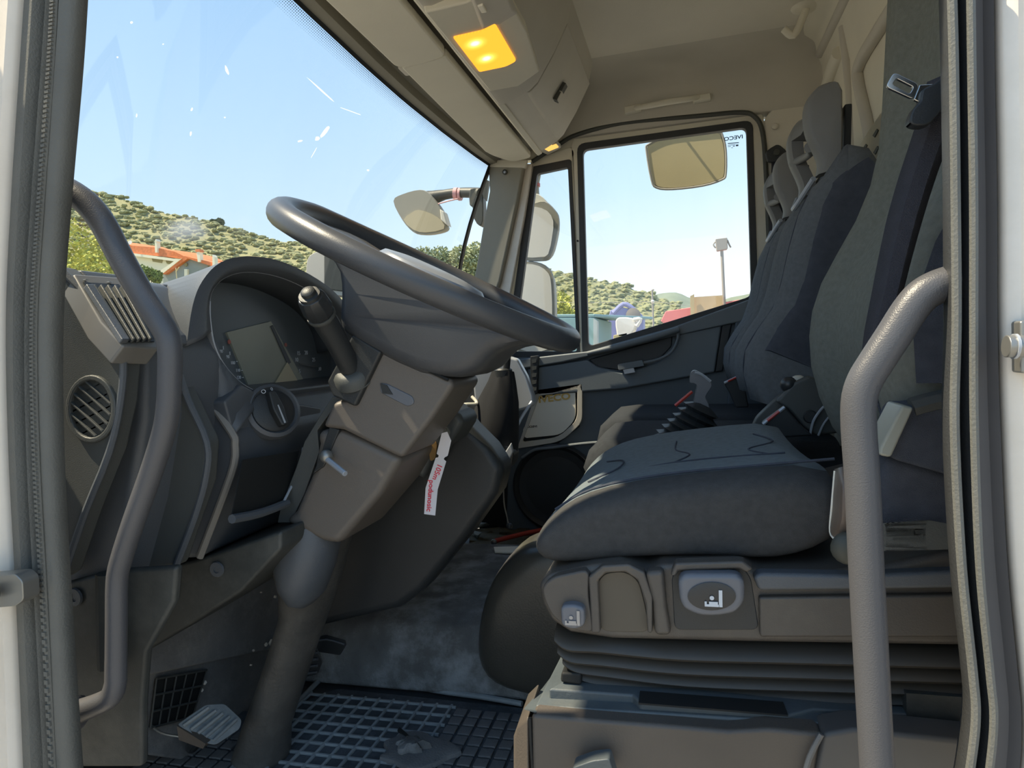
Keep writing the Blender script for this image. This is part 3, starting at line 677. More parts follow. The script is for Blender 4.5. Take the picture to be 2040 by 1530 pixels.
# hood
LI = [(420, 660), (416, 610), (424, 575), (450, 551), (492, 541), (548, 549), (600, 570), (645, 600), (676, 640), (690, 690)]
LO = [(372, 690), (384, 610), (404, 560), (440, 524), (492, 512), (556, 521), (618, 549), (668, 585), (702, 630), (716, 690)]
LB = [(300, 690), (320, 600), (350, 552), (405, 530), (470, 520), (545, 526), (610, 552), (660, 585), (700, 625), (716, 690)]
r1 = cr([PX(a, b, -.705) for a, b in LI], 4); r0 = cr([PX(a, b, -.700) for a, b in LO], 4)
r2 = [V((-.845, q.y+(.50-q.y)*.18, min(q.z-.01, .886))) for q in cr([PX(a, b, -.70) for a, b in LO], 4)]
ri = [V((-.775, .48+(q.y-.48)*.97, q.z-.012)) for q in r1]
lip = [a.lerp(b, .5)+V((.006, 0, 0)) for a, b in zip(r0, r1)]
obj('instrument_hood', loft([r2, r0, lip, r1, ri], caps=False, closed=False), DASH, dash, solid=.003, smooth_ang=70)
obj('hood_edge', tube(r1, .0016, 6, 1), SILVER, dash)
gp = [PX(a, b, -.772) for a, b in [(400, 700), (405, 600), (440, 545), (490, 530), (560, 540), (640, 590), (690, 640), (712, 700), (705, 790), (640, 800), (500, 800), (430, 760)]]
cl = obj('gauge_panel', prism(gp, (-.01, 0, 0)), mat('gauge_black', RGB(98, 107, 114), .35, .06), dash, flat=True)
GX = -.768
obj('display_screen', prism([PX(a, b, GX) for a, b in [(452, 662), (540, 640), (604, 755), (520, 780), (500, 780)]], (-.004, 0, 0)), mat('display_screen', RGB(150, 154, 142), .3, .06, 12), cl, flat=True)
obj('screen_edge', prism([PX(a, b, GX+.002) for a, b in [(540, 650), (544, 648), (580, 722), (574, 726)]], (-.004, 0, 0)), DASH, cl, flat=True)
obj('painted_reflection', prism([PX(a, b, GX+.003) for a, b in [(573, 722), (546, 768), (565, 782), (600, 782), (592, 756)]], (-.002, 0, 0)), mat('painted_reflection', RGB(196, 188, 160), .5, .05), cl, flat=True)  # tan reflection in the gauge cover, painted as a flat patch
def gm_(a, b): return frame(PX(a, b, GX+.002), PX(a+10, b, GX)-PX(a-10, b, GX), ZV)
for s_, a, b in [('15', 595, 704), ('20', 610, 703), ('10', 591, 717), ('25', 625, 717), ('5', 597, 740), ('30', 637, 735), ('0', 612, 760)]:
    text('gauge_numeral', s_, gm_(a, b), .012, WHITEI, cl)
for i, (s_, a, b) in enumerate([('80', 441, 700), ('90', 454, 711), ('100', 464, 723), ('110', 474, 738), ('120', 476, 752)]):
    text('scale_numeral', s_, gm_(a, b), .008, WHITEI, cl)
    an = [80, 60, 30, 0, -25][i]; p, q = (a+4, b-7) if i < 2 else (a+8, b-3 if i < 3 else b)
    obj('scale_tick', box(PX(p, q, GX+.002), (.001, .0012 if i < 2 else .004, .006 if i < 2 else .0012)), WHITEI, cl, flat=True)
needle = obj('needle', prism([PX(a, b, GX+.004) for a, b in [(596, 723), (625, 727), (640, 732), (624, 731), (597, 726)]], (-.001, 0, 0)), DASH, cl, flat=True)
for a, b in [(456, 681), (569, 687)]: obj('warning_light', lathe(PX(a, b, GX+.002), XV, [(.004, 0), (.004, .001)], 10), mat('dull_red', RGB(170, 90, 80), .4), cl)
# shelf below the gauges
obj('lower_bezel', prism([PX(a, b, -.735) for a, b in [(556, 782), (640, 772), (700, 765), (700, 800), (600, 822), (570, 800)]], (-.03, 0, 0)), BLACK, dash, bevel=.003)
# light switch
lc = PX(545, 818, -.672); la = V((.80, -.50, .28)).normalized()
ls = obj('light_switch', lathe(lc-la*.012, la, [(.048, 0), (.046, .014), (.040, .018), (.037, .012), (.034, .011)], 36), DASH, dash)
ud = V((.1, .75, .66)); ud = (ud-la*ud.dot(la)).normalized(); sd = la.cross(ud)
obj('dial_face', lathe(lc-la*.004, la, [(.037, 0), (.036, .006), (.030, .009)], 32), BLACK, ls)
kd = (P(562, 860, .36)-P(535, 795, .36)); kd = (kd-la*kd.dot(la)).normalized(); ks = la.cross(kd)
c0 = lc+la*.004
obj('dial_grip', prism(rnd([c0+kd*a+ks*b for a, b in [(-.030, -.006), (-.030, .006), (.0, .010), (.031, .006), (.031, -.006), (0, -.010)]], .004), la*.018), BLACK, ls, bevel=.003)
obj('grip_mark', prism([c0+la*.0185+kd*a+ks*b for a, b in [(-.004, -.001), (-.004, .001), (.028, .0015), (.028, -.0015)]], la*.0006), SILVER, ls, flat=True)
Mz = frame(c0-kd*.034+la*.0065, -ks, kd*-1)
text('off_mark', '0', Mz @ Matrix.Translation(V((-.006, 0, 0))), .008, WHITEI, ls)
obj('lamp_mark', ring([Mz @ V((.009+.004*cos(t), .0035*sin(t), 0)) for t in [2*pi*i/12 for i in range(12)]], [Mz @ V((.009+.003*cos(t), .0025*sin(t), 0)) for t in [2*pi*i/12 for i in range(12)]], la*.0004), WHITEI, ls, flat=True)
# open bin: its shaded hollow is only a flat dark panel
def BX(a, b, x=-.655): return PX(a, b, x)
obj('bin_shade_panel', prism([BX(a, b, -.663) for a, b in [(484, 916), (596, 898), (578, 985), (540, 1004), (462, 1030)]], (-.002, 0, 0)), DEEP, dash, flat=True)
obj('bin_lip', tube([BX(462, 1034), BX(520, 1022), BX(572, 1002)], .007, 8, 3), DASH, dash)
obj('bin_trim', tube([BX(604, 892), BX(594, 940), BX(566, 998)], .0022, 6, 3), SILVER, dash)
# lower kick panels
LPm = [(340, 1128), (400, 1112), (560, 1058), (560, 1095), (480, 1180), (385, 1242), (285, 1302), (250, 1302), (230, 1150)]
obj('knee_panel', prism(PL(LPm, .28), (0, .26, 0)), LOWER, dash, bevel=.006)
kp = obj('side_kick_panel', prism(PL([(118, 1164), (215, 1137), (352, 1128), (346, 1200), (290, 1300), (282, 1400), (282, 1530), (120, 1530)], .10), (0, .015, 0)), LOWER, dash, bevel=.006)
for a, b, y in [(150, 1189, .098), (433, 1134, .278)]:
    obj('screw', lathe(P(a, b, y), -YV, [(.013, .0), (.012, .003), (.006, .003), (.006, .001), (.003, .001)], 16), DASH, dash)
obj('vertical_bead', tube([P(210, 1142, .09), P(212, 1250, .09), P(214, 1330, .09)], .012, 8, 3), LOWER, dash)
# centre stack that comes down beside the column
CS = [(880, 800), (905, 812), (935, 850), (975, 890), (1004, 934), (990, 985), (930, 1070), (842, 1178), (795, 1214), (640, 1250), (600, 1240), (650, 1120), (760, 930)]
cs = obj('centre_stack', prism(PL(CS, .60), (0, .09, 0)), BLACK, dash, bevel=.02, seg=3)
obj('ignition_surround', prism(PL([(800, 915), (905, 815), (925, 840), (900, 880), (870, 900), (840, 960)], .50), (0, .10, 0)), DASHD, dash, bevel=.012)
obj('ignition_lock', lathe(P(872, 872, .50), -YV+XV*.2, [(.016, 0), (.016, .008), (.010, .012)], 18), DASHD, dash)
obj('binnacle', prism(rnd(PL([(606, 585), (612, 510), (640, 497), (676, 500), (692, 540), (696, 590)], 1.05), [.005, .02, .03, .02, .01, .005]), (0, .14, 0)), TRIMG, dash, bevel=.012, seg=3)
obj('binnacle_screen', prism(rnd(PL([(645, 500), (668, 500), (686, 530), (692, 582), (645, 576)], 1.045), .01), (0, .01, 0)), DARKM, dash, bevel=.003)

# footwell front: toe board, heater grille
tb = thing('toe_board', PX(420, 1300, -1.0), 'scuffed dark plastic panel in the footwell behind the clutch pedal', 'panel')
obj('upper_panel', prism([PX(a, b, -.93) for a, b in [(270, 1290), (400, 1230), (560, 1080), (680, 1080), (640, 1220), (560, 1290), (300, 1345)]], (-.03, 0, 0)), WORN, tb, bevel=.004)
obj('lower_panel', prism([PX(a, b, -.955) for a, b in [(280, 1330), (560, 1275), (660, 1260), (640, 1500), (480, 1530), (270, 1500)]], (-.03, 0, 0)), WORN, tb, bevel=.004)
gr = obj('heater_grille', prism([PX(a, b, -.950) for a, b in [(312, 1352), (412, 1335), (384, 1428), (300, 1450)]], (-.004, 0, 0)), DEEP, tb, flat=True)
def GRD(u, v):
    a = V((312, 1352)); b = V((412, 1335)); c = V((384, 1428)); d = V((300, 1450))
    q = a.lerp(b, u).lerp(d.lerp(c, u), v); return PX(q.x, q.y, -.945)
for i in range(6): 
    t = i/5; obj('grille_bar', tube([GRD(t, 0), GRD(t, 1)], .0016, 6, 1), LOWER, gr)
for i in range(4):
    t = i/3; obj('grille_bar', tube([GRD(0, t), GRD(1, t)], .0022, 6, 1), LOWER, gr)
fl_ = NB()
for a, b, s_ in [(540, 1280, 9), (552, 1275, 7), (530, 1284, 5), (408, 1360, 5), (402, 1375, 4), (520, 1180, 2), (548, 1189, 4), (500, 1325, 3), (505, 1296, 3)]:
    box(PX(a, b, -.922 if b < 1320 else -.945), (.004, s_*.0012, s_*.0011), fl_, Matrix.Rotation(random.random(), 3, 'X'))
tag(obj('paint_flakes', fl_, PAINT, tb, flat=True), kind='stuff')

# ================================================================== STEERING
T_ = P(597, 425, .42); B_ = P(1150, 688, .42)
WC = (T_+B_)/2; WR = (B_-T_).length/2-.019; wu = (B_-T_).normalized(); wn = V((-wu.z, 0, wu.x)); 
if wn.z < 0: wn = -wn
sw_ = thing('steering_wheel', WC, 'large black steering wheel seen almost edge-on above the column', 'steering wheel')
rimp = [WC+wu*WR*cos(2*pi*i/64)+YV*WR*sin(2*pi*i/64) for i in range(64)]
obj('rim', tube(rimp, [.0195, .019, .0185, .0185, .0195, .0225, .027, .0225, .0195, .0185, .0185, .019, .0195], 18, 1, closed=True), WHEEL, sw_)
# hub shell and spokes: sections across the wheel
def UD(a, b, y=.36): q = P(a, b, y)-WC; return q.dot(wu), q.dot(wn)
bot = [UD(a, b) for a, b in [(640, 470), (668, 510), (690, 545), (700, 585), (702, 640), (712, 672), (800, 712), (890, 757), (940, 762), (985, 752), (1010, 722), (1050, 702), (1110, 690)]]
rings_ = []
us = [-.238, -.215, -.19, -.16, -.13, -.10, -.06, 0, .06, .10, .13, .16, .19, .215, .238]
bs = sorted(bot)
def bd_(u):
    for (u0, d0), (u1, d1) in zip(bs, bs[1:]):
        if u0 <= u <= u1 and u1 > u0: return d0+(d1-d0)*(u-u0)/(u1-u0)
    return -.02
dep = {-.238: -.018, -.215: -.03, -.19: -.055, -.16: -.09, -.13: -.115, -.10: -.128, -.06: -.130, 0: -.130, .06: -.130, .10: -.115, .13: -.085, .16: -.05, .19: -.03, .215: -.024, .238: -.018}
for u in us:
    t = min(1, abs(u)/.238); hw = .055+.055*(1-t**3)
    d = dep[u]; tp = .004-.022*(1-t)
    rr = []
    for (a, b) in [(-1, 0), (-.92, .35), (-.6, .9), (0, 1), (.6, .9), (.92, .35), (1, 0)]:
        rr.append(WC+wu*u+YV*hw*a+wn*(tp+.010*b))
    for (a, b) in [(.97, .35), (.86, .75), (.6, .96), (0, 1), (-.6, .96), (-.86, .75), (-.97, .35)]:
        rr.append(WC+wu*u+YV*hw*a+wn*(tp+(d-tp)*b))
    rings_.append(rr)
HB = [(-.236, .0), (-.19, .002), (-.10, -.010), (0, -.012), (.10, -.010), (.19, .002), (.24, -.002), (.236, -.014), (.205, -.030), (.176, -.055), (.166, -.085), (.155, -.102), (.135, -.118), (.08, -.137), (-.005, -.139), (-.062, -.134), (-.077, -.12), (-.088, -.089), (-.108, -.052), (-.14, -.034), (-.19, -.02), (-.236, -.014)]
def hsec(y, s, e):
    out_ = []
    for u, d in HB:
        k = 1 if abs(u) < .16 else max(0, 1-(abs(u)-.16)/.08)
        out_.append(WC+wu*(u*s)+wn*(d*(1-(1-s)*1.5))+YV*(y-WC.y)*(.72+.28*k))
    return cr(out_, 2, True)
obj('hub_shell', loft([hsec(.318, .88, 0), hsec(.322, .95, 0), hsec(.335, .99, 0), hsec(.36, 1, 0), hsec(.45, 1, 0), hsec(.475, .99, 0), hsec(.488, .95, 0), hsec(.492, .88, 0)]), WHEEL, sw_, smooth_ang=50)
obj('shell_joint', tube([P(703, 662, .332), P(800, 713, .332), P(893, 757, .332)], .0025, 6, 2), DEEP, sw_)
obj('horn_pad', loft([[WC+wu*(sx*.10*s_)+YV*(sy*.075*s_)+wn*h_ for sx, sy in [(cos(t), sin(t)) for t in [2*pi*i/24 for i in range(24)]]] for s_, h_ in ((1.0, -.02), (1.0, .0), (.9, .010), (.6, .014))]), mat('horn_pad', RGB(140, 146, 156), .3, .04), sw_)

cm = thing('steering_column', P(700, 900, .42), 'grey-brown steering column cover running down to the footwell', 'steering column')
UP = [(712, 668), (900, 757), (946, 760), (905, 815), (800, 915), (681, 858), (626, 853), (668, 800), (706, 812), (745, 712)]
obj('upper_shell', prism(PL([(720, 676), (898, 757), (906, 766), (860, 836), (800, 915), (682, 857), (640, 852), (662, 802), (700, 792)], .335), (0, .135, 0)), COLM, cm, bevel=.014, seg=3)
obj('stalk_plate', prism(PL([(702, 664), (761, 700), (707, 811), (662, 790), (650, 760)], .325), (0, .05, 0)), BLACK, cm, bevel=.005)
# pull slot
sl_ = obj('slot_rim', prism(rnd(PL([(758, 763), (770, 764), (822, 790), (826, 804), (812, 811), (756, 782)], .333), .006), (0, .01, 0)), KNOBM, cm, bevel=.002)
obj('slot_hole', prism(PL([(757, 764), (770, 767), (782, 786), (762, 784)], .3315), (0, .004, 0)), BLACK, sl_, flat=True)
obj('lower_shell', prism(PL([(682, 855), (803, 912), (760, 985), (672, 1088), (640, 1080), (560, 1040), (585, 1020), (622, 935), (632, 885), (626, 858)], .345), (0, .17, 0)), COLM, cm, bevel=.016, seg=3)
obj('side_strip', prism(PL([(662, 790), (702, 793), (706, 814), (664, 814), (632, 858), (636, 900), (606, 985), (578, 1042), (552, 1042), (560, 1005), (590, 930), (606, 880), (636, 830)], .36), (0, .12, 0)), DASHD, cm, bevel=.0015, seg=1)
obj('lever_slot', prism(PL([(656, 850), (676, 856), (645, 930), (622, 945), (640, 900)], .342), (0, .01, 0)), BLACK, cm, bevel=.002)
lv = obj('tilt_lever', tube([P(652, 915, .325), P(688, 944, .30)], .0048, 8, 1), SILVER, cm, bevel=.001)
obj('lever_boss', ball(P(650, 909, .33), .011), ALU, lv)
def oval(cx, cy, hw, y, dy, tilt=0, n=20):
    c = P(cx, cy, y); w_ = abs(P(cx+hw, cy, y).x-c.x)
    return [c+V((w_*cos(2*pi*i/n), dy*sin(2*pi*i/n), -w_*cos(2*pi*i/n)*tilt)) for i in range(n)]
obj('shaft_cover', loft([oval(628, 1050, 82, .43, .075, -.5), oval(624, 1110, 70, .43, .07, -.45), oval(622, 1160, 56, .43, .065, -.4), oval(612, 1210, 48, .44, .055, -.3), oval(585, 1290, 44, .44, .05, -.2), oval(558, 1370, 42, .44, .05, -.1), oval(530, 1450, 42, .44, .05, 0), oval(520, 1505, 50, .44, .055, 0), oval(518, 1512, 66, .44, .07, 0)]), SHAFT, cm)
obj('funnel', loft([oval(615, 1052, 66, .40, .06, -.5), oval(614, 1100, 62, .39, .06, -.45), oval(612, 1150, 50, .385, .055, -.4), oval(612, 1190, 30, .385, .04, -.3), oval(614, 1204, 10, .39, .02, -.3)]), DASH, cm)
# stalk
st = thing('indicator_stalk', P(690, 730, .33), 'thick black indicator and wiper stalk on the near side of the steering column', 'stalk')
s0, s1, s2, s3 = P(700, 738, .335), P(672, 682, .30), P(640, 628, .265), P(618, 590, .235)
obj('stem', tube([s0, s1, s2], [.0165, .0175, .019], 18, 3), BLACK, st)
obj('grip', tube([s2, s2.lerp(s3, .15), s2.lerp(s3, .3), s2.lerp(s3, .85), s3], [.019, .0215, .023, .021, .019], 10, 1), GLOSSB, st, bevel=.002)
dd = (s3-s2).normalized()
obj('end_button', lathe(s3, dd, [(.017, -.002), (.016, .004), (.011, .005), (.0105, .010), (.008, .012)], 20), BLACK, st)
obj('collar', lathe(s0, (s1-s0), [(.034, -.018), (.032, -.004), (.026, .002), (.021, .004)], 24), DASHD, st)
obj('ring_mark', lathe(s2, dd, [(.0215, -.003), (.0222, 0), (.0215, .003)], 18), DASHD, st)

# key with tag
ky = thing('ignition_key', P(882, 870, .48), 'ignition key with brown fob hanging from the steering column', 'key')
obj('key_head', prism(rnd(PL([(866, 868), (880, 866), (884, 886), (870, 892)], .49), .004), (0, .006, 0)), BLACK, ky, bevel=.001)
obj('fob', prism(rnd(PL([(865, 878), (871, 884), (867, 915), (857, 920), (853, 896)], .485), .005), (0, .004, 0)), LEATH, ky, bevel=.001)
rg = [P(884+7*cos(t), 859+8*sin(t), .48) for t in [2*pi*i/16 for i in range(16)]]
obj('key_ring', tube(rg, .0009, 6, 1, closed=True), CHROME, ky)
tg = thing('paper_tag', P(870, 940, .47), 'white paper tag with red handwriting hanging from the ignition key', 'tag')
TG = [(880, 863), (891, 860), (899, 878), (892, 908), (886, 911), (884, 915), (889, 919), (872, 975), (867, 1027), (845, 1024), (848, 972), (868, 912), (873, 911), (874, 907), (870, 904)]
tgm = NB()
fr = {}
def tagp(a, b): return P(a, b, .468+.006*sin((b-860)/45.0))
vs = [tgm.verts.new(tagp(a, b)) for a, b in TG]
tgm.faces.new([vs[i] for i in (0, 1, 2, 3, 4, 13, 14)]); tgm.faces.new([vs[i] for i in (4, 5, 12, 13)]); tgm.faces.new([vs[i] for i in (5, 6, 7, 10, 11, 12)]); tgm.faces.new([vs[i] for i in (7, 8, 9, 10)])
obj('strip', tgm, TAG, tg, solid=.0006, flat=True)
def tagtext(s_, p0, p1, size):
    a = tagp(*p0)-YV*.0016; b = tagp(*p1)-YV*.0016; xd = (b-a).normalized()
    M = Matrix.Translation((a+b)/2) @ Matrix((xd, (-YV).cross(xd), -YV)).transposed().to_4x4()
    text('handwriting', s_, M, size, INK, tg, depth=.0002, bold=.0002)
tagtext('105m', (877, 925), (866, 955), .0135)
tagtext('podunosic', (860, 960), (855, 1015), .0135)
# ================================================================== SEATS
ds = thing('driver_seat', (0.05, .42, .3), 'black fabric driver\'s seat nearest the open door', 'seat')
# cushion: sections along Y from near bolster to far bolster
cush = [(1056, 1092), (1062, 1072), (1088, 1040), (1132, 1008), (1200, 982), (1330, 960), (1500, 945), (1700, 928)]
cbot = [(1700, 1060), (1640, 1098), (1560, 1122), (1480, 1116), (1380, 1112), (1250, 1116), (1150, 1128), (1085, 1130), (1062, 1112)]
A0 = [P(a, b, .155) for a, b in cush+cbot]
c0_ = sum(A0, V())/len(A0)
def sec(y, s, dz=0): return [V((c0_.x+(p.x-c0_.x)*(1-(1-s)*.35), y, c0_.z+(p.z-c0_.z)*s+dz)) for p in A0]
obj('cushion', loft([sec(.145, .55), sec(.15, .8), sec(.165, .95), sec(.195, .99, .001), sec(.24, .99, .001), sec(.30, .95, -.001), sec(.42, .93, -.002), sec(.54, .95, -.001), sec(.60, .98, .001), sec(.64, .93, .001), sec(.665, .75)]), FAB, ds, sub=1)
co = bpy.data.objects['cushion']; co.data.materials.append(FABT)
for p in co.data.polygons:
    if p.center.y > .2 and p.normal.z > .3: p.material_index = 1  # paler centre fabric on upward faces also paints in light from above
def topz(x, y):   # cushion top height, for seams lying on it
    ys = [.145, .165, .195, .24, .30, .42, .54, .60, .64, .665]; s_ = [.55, .95, .99, .99, .95, .93, .95, .98, .93, .75]; dz_ = [0, 0, .001, .001, -.001, -.002, -.001, .001, .001, 0]
    for i in range(len(ys)-1):
        if ys[i] <= y <= ys[i+1]:
            t = (y-ys[i])/(ys[i+1]-ys[i]); s = s_[i]+(s_[i+1]-s_[i])*t; dz = dz_[i]+(dz_[i+1]-dz_[i])*t
    tp = A0[:8]; z = tp[-1].z
    for p, q in zip(tp, tp[1:]):
        if p.x <= x <= q.x: z = p.z+(q.z-p.z)*(x-p.x)/(q.x-p.x)
    return c0_.z+(z-c0_.z)*s+dz
def seam(pts, nm, r=.0012): obj(nm, tube([V((x, y, topz(x, y)+.0005)) for x, y in pts], r, 6, 5), FABD, ds)
seam([(-.17, .21), (-.12, .205), (-.03, .20), (.08, .20), (.16, .20)], 'edge_piping', .0018)
seam([(-.14, .30), (-.10, .33), (-.10, .40), (-.13, .45)], 'stitched_seam'); seam([(-.02, .30), (.0, .36), (-.02, .42), (-.02, .50)], 'stitched_seam')
seam([(.10, .30), (.08, .36), (.12, .42), (.10, .50)], 'stitched_seam'); seam([(-.14, .30), (-.02, .30), (.12, .295)], 'stitched_seam')
# backrest: front edge measured at the far bolster, extruded across with a dished centre
bk = [(1700, 905), (1658, 850), (1632, 790), (1616, 730), (1612, 670), (1618, 620), (1636, 565), (1668, 505), (1705, 440), (1734, 370), (1750, 300), (1757, 220), (1762, 120), (1768, 0), (1772, -120)]
bf = [P(a, b, .60) for a, b in bk]
def bsec(y, fx, lo=0):
    fr_ = [V((p.x+fx, y, p.z)) for p in bf]
    bkp = [V((max(p.x, .28)+.13+min(0, (p.z-.6))*.1, y, p.z)) for p in bf[::-1]]
    return fr_+bkp
obj('backrest', loft([bsec(.125, .05), bsec(.13, .018), bsec(.15, .004), bsec(.19, -.004), bsec(.235, .004), bsec(.265, .028), bsec(.40, .034), bsec(.53, .028), bsec(.56, .004), bsec(.60, .0), bsec(.63, .008), bsec(.645, .05)]), FABL, ds, smooth_ang=70)
obj('bolster_seam', tube([V((p.x+.0035, .232, p.z)) for p in bf], .002, 6, 3), FABD, ds)
obj('side_cover', loft([[V((p.x+dx, y, p.z)) for p in bf[3:]]+[V((max(p.x, .28)+.14, y, p.z)) for p in bf[3:][::-1]] for y, dx in ((.122, .016), (.112, .03), (.108, .06))]), FABD, ds, smooth_ang=60)
obj('side_seam', tube([P(a, b, .105) for a, b in [(1895, 250), (1866, 330), (1832, 430), (1806, 520), (1788, 600), (1775, 680)]], .0018, 6, 4), FAB, ds)
# plastic skirt with handles
SKo = [(1072, 1166), (1090, 1146), (1180, 1126), (1232, 1120), (1290, 1140), (1318, 1124), (1480, 1118), (1510, 1140), (1640, 1140), (1760, 1125), (1930, 1090), (1960, 1290), (1500, 1282), (1220, 1275), (1135, 1262), (1098, 1238), (1080, 1206)]
sk = obj('side_skirt', prism(PL(SKo, .13), (0, .50, 0)), SKIRT, ds, bevel=.008, seg=3)
def raised(nm, pix, y, d, m, bv=.004, par=sk, r=None):
    pts = PL(pix, y)
    if r: pts = rnd(pts, r)
    return obj(nm, prism(pts, (0, d, 0)), m, par, bevel=bv, seg=3)
raised('recess_arch', [(1196, 1258), (1190, 1160), (1205, 1142), (1245, 1138), (1272, 1156), (1284, 1200), (1296, 1260)], .1285, .004, mat('recess_plastic', RGB(84, 78, 68), .5, .08), .001, r=.012)
raised('arch_rim', [(1178, 1262), (1172, 1150), (1200, 1127), (1252, 1124), (1284, 1140), (1300, 1190), (1300, 1262), (1290, 1262), (1286, 1200), (1270, 1156), (1246, 1140), (1206, 1142), (1191, 1158), (1196, 1262)], .118, .014, SKIRT, .004)
raised('rib', [(1284, 1140), (1322, 1136), (1328, 1210), (1338, 1268), (1304, 1268), (1300, 1200)], .116, .02, SKIRT, .006)
raised('front_pad', [(1078, 1170), (1100, 1150), (1174, 1134), (1172, 1190), (1186, 1262), (1140, 1256), (1102, 1232), (1085, 1200)], .120, .02, SKIRT, .01, r=.01)
kb = raised('tilt_knob', [(1116, 1208), (1142, 1204), (1164, 1212), (1165, 1248), (1144, 1256), (1118, 1248)], .108, .02, KNOBM, .004, r=.006)
raised('handle_well', [(1338, 1150), (1350, 1130), (1476, 1128), (1496, 1150), (1512, 1255), (1344, 1255)], .1285, .004, BLACK, .001, r=.008)
raised('handle_brow', [(1335, 1148), (1345, 1122), (1480, 1118), (1502, 1134), (1488, 1142), (1472, 1134), (1352, 1138), (1346, 1150)], .112, .02, SKIRT, .005)
hd_ = raised('height_handle', [(1349, 1144), (1484, 1144), (1484, 1200), (1468, 1222), (1430, 1230), (1390, 1228), (1362, 1214), (1354, 1196)], .100, .022, KNOBM, .006, r=.02)
dsh = [P(1418+48*cos(t), 1188+28*sin(t), .0985) for t in [2*pi*i/28 for i in range(28)]]
obj('finger_dish', loft([dsh, [P(1418+40*cos(t), 1190+20*sin(t), .0975) for t in [2*pi*i/28 for i in range(28)]]]), GLOSSB, hd_)
Mi = frame(P(1421, 1192, .0965), XV, ZV)
seat_icon(Mi, .018, WHITEI, hd_)
seat_icon(frame(P(1140, 1231, .107), XV, ZV), .017, mat('faded_print', RGB(170, 165, 160), .5), kb)
raised('rear_ledge', [(1500, 1150), (1515, 1142), (1700, 1146), (1960, 1135), (1960, 1172), (1700, 1176), (1512, 1178)], .116, .02, DASH, .006)
raised('rear_panel', [(1512, 1190), (1960, 1185), (1960, 1270), (1514, 1270)], .122, .012, SKIRT, .003)
# bellows
BELLOW = mat('bellows_rubber', RGB(66, 63, 58), .5, .08, 7)
for i, (y0, x0, yr) in enumerate([(1272, 1106, 1322), (1296, 1112, 1352), (1316, 1122, 1378), (1334, 1138, 1400)]):
    pth = [P(a, b, .135+.006*i) for a, b in [(x0, y0), (x0+26, y0+18), (x0+90, y0+(yr-y0)*.45), (x0+250, y0+(yr-y0)*.75), (x0+500, yr-6), (x0+860, yr+4)]]
    rows = []
    for p in cr(pth, 4):
        rows.append([p+V((0, .018, .014)), p+V((0, .006, .010)), p+V((0, -.004, .004)), p+V((0, -.006, 0)), p+V((0, -.002, -.004)), p+V((0, .010, -.008)), p+V((0, .02, -.010)), p+V((0, .3, -.010)), p+V((0, .3, .014))])
    obj('bellows_fold', loft(rows), BELLOW, ds, smooth_ang=50)
obj('underframe', prism(PL([(1120, 1318), (1960, 1380), (1960, 1420), (1700, 1415), (1150, 1370)], .17), (0, .40, 0)), BLACK, ds, bevel=.006)
obj('rail_catch', prism(PL([(1118, 1340), (1158, 1342), (1158, 1366), (1116, 1360)], .14), (0, .05, 0)), DEEP, ds, bevel=.003)
# recliner hardware at the back
obj('hip_cover', prism(rnd(PL([(1772, 905), (1960, 950), (1960, 1070), (1745, 1060), (1752, 960)], .118), .02), (0, .06, 0)), FABD, ds, bevel=.012, seg=3)
ar = obj('armrest', prism(rnd(PL([(1800, 812), (1880, 790), (1990, 790), (1990, 968), (1900, 950), (1768, 912)], .105), [.01, .02, .01, .01, .01, .01]), (0, .07, 0)), FABD, ds, bevel=.01, seg=3)
obj('armrest_edge', prism(PL([(1798, 806), (1822, 812), (1776, 912), (1752, 908), (1752, 894)], .098), (0, .05, 0)), mat('pale_edge', RGB(168, 170, 160), .4, .04), ar, bevel=.003)
obj('armrest_top', tube([P(1816, 812, .11), P(1860, 800, .11), P(1900, 795, .11), P(1990, 795, .11)], .010, 8, 4), DASHD, ar)
obj('recliner_lever', loft([[P(cx+a*w_, cy+b*h_, yy) for a, b in [(cos(t), sin(t)) for t in [2*pi*i/16 for i in range(16)]]] for cx, cy, w_, h_, yy in ((1700, 1082, 6, 26, .10), (1760, 1070, 6, 28, .098), (1850, 1066, 6, 30, .098), (1900, 1070, 6, 24, .10), (1915, 1072, 4, 12, .10))]), DASHD, ds)
obj('pivot_knob', ball(P(1690, 1092, .105), .017, sc=(1, .6, 1)), DARKM, ds)
fl2 = NB(); sheet([[P(a, b, y) for a, b, y in r] for r in [[(1664, 935, .145), (1680, 930, .13), (1702, 940, .12)], [(1660, 985, .14), (1680, 980, .118), (1704, 990, .115)], [(1656, 1035, .138), (1678, 1034, .112), (1704, 1040, .115)], [(1654, 1062, .137), (1668, 1078, .118), (1700, 1074, .115)]]], fl2)
obj('torn_cover', fl2, mat('torn_vinyl', RGB(122, 106, 94), .35, .15, 20), ds, solid=.002)
obj('torn_edge', tube([P(1663, 938, .143), P(1657, 1010, .137), P(1654, 1060, .136), P(1668, 1076, .117), P(1690, 1078, .113)], .0012, 6, 4), PAPER, ds)

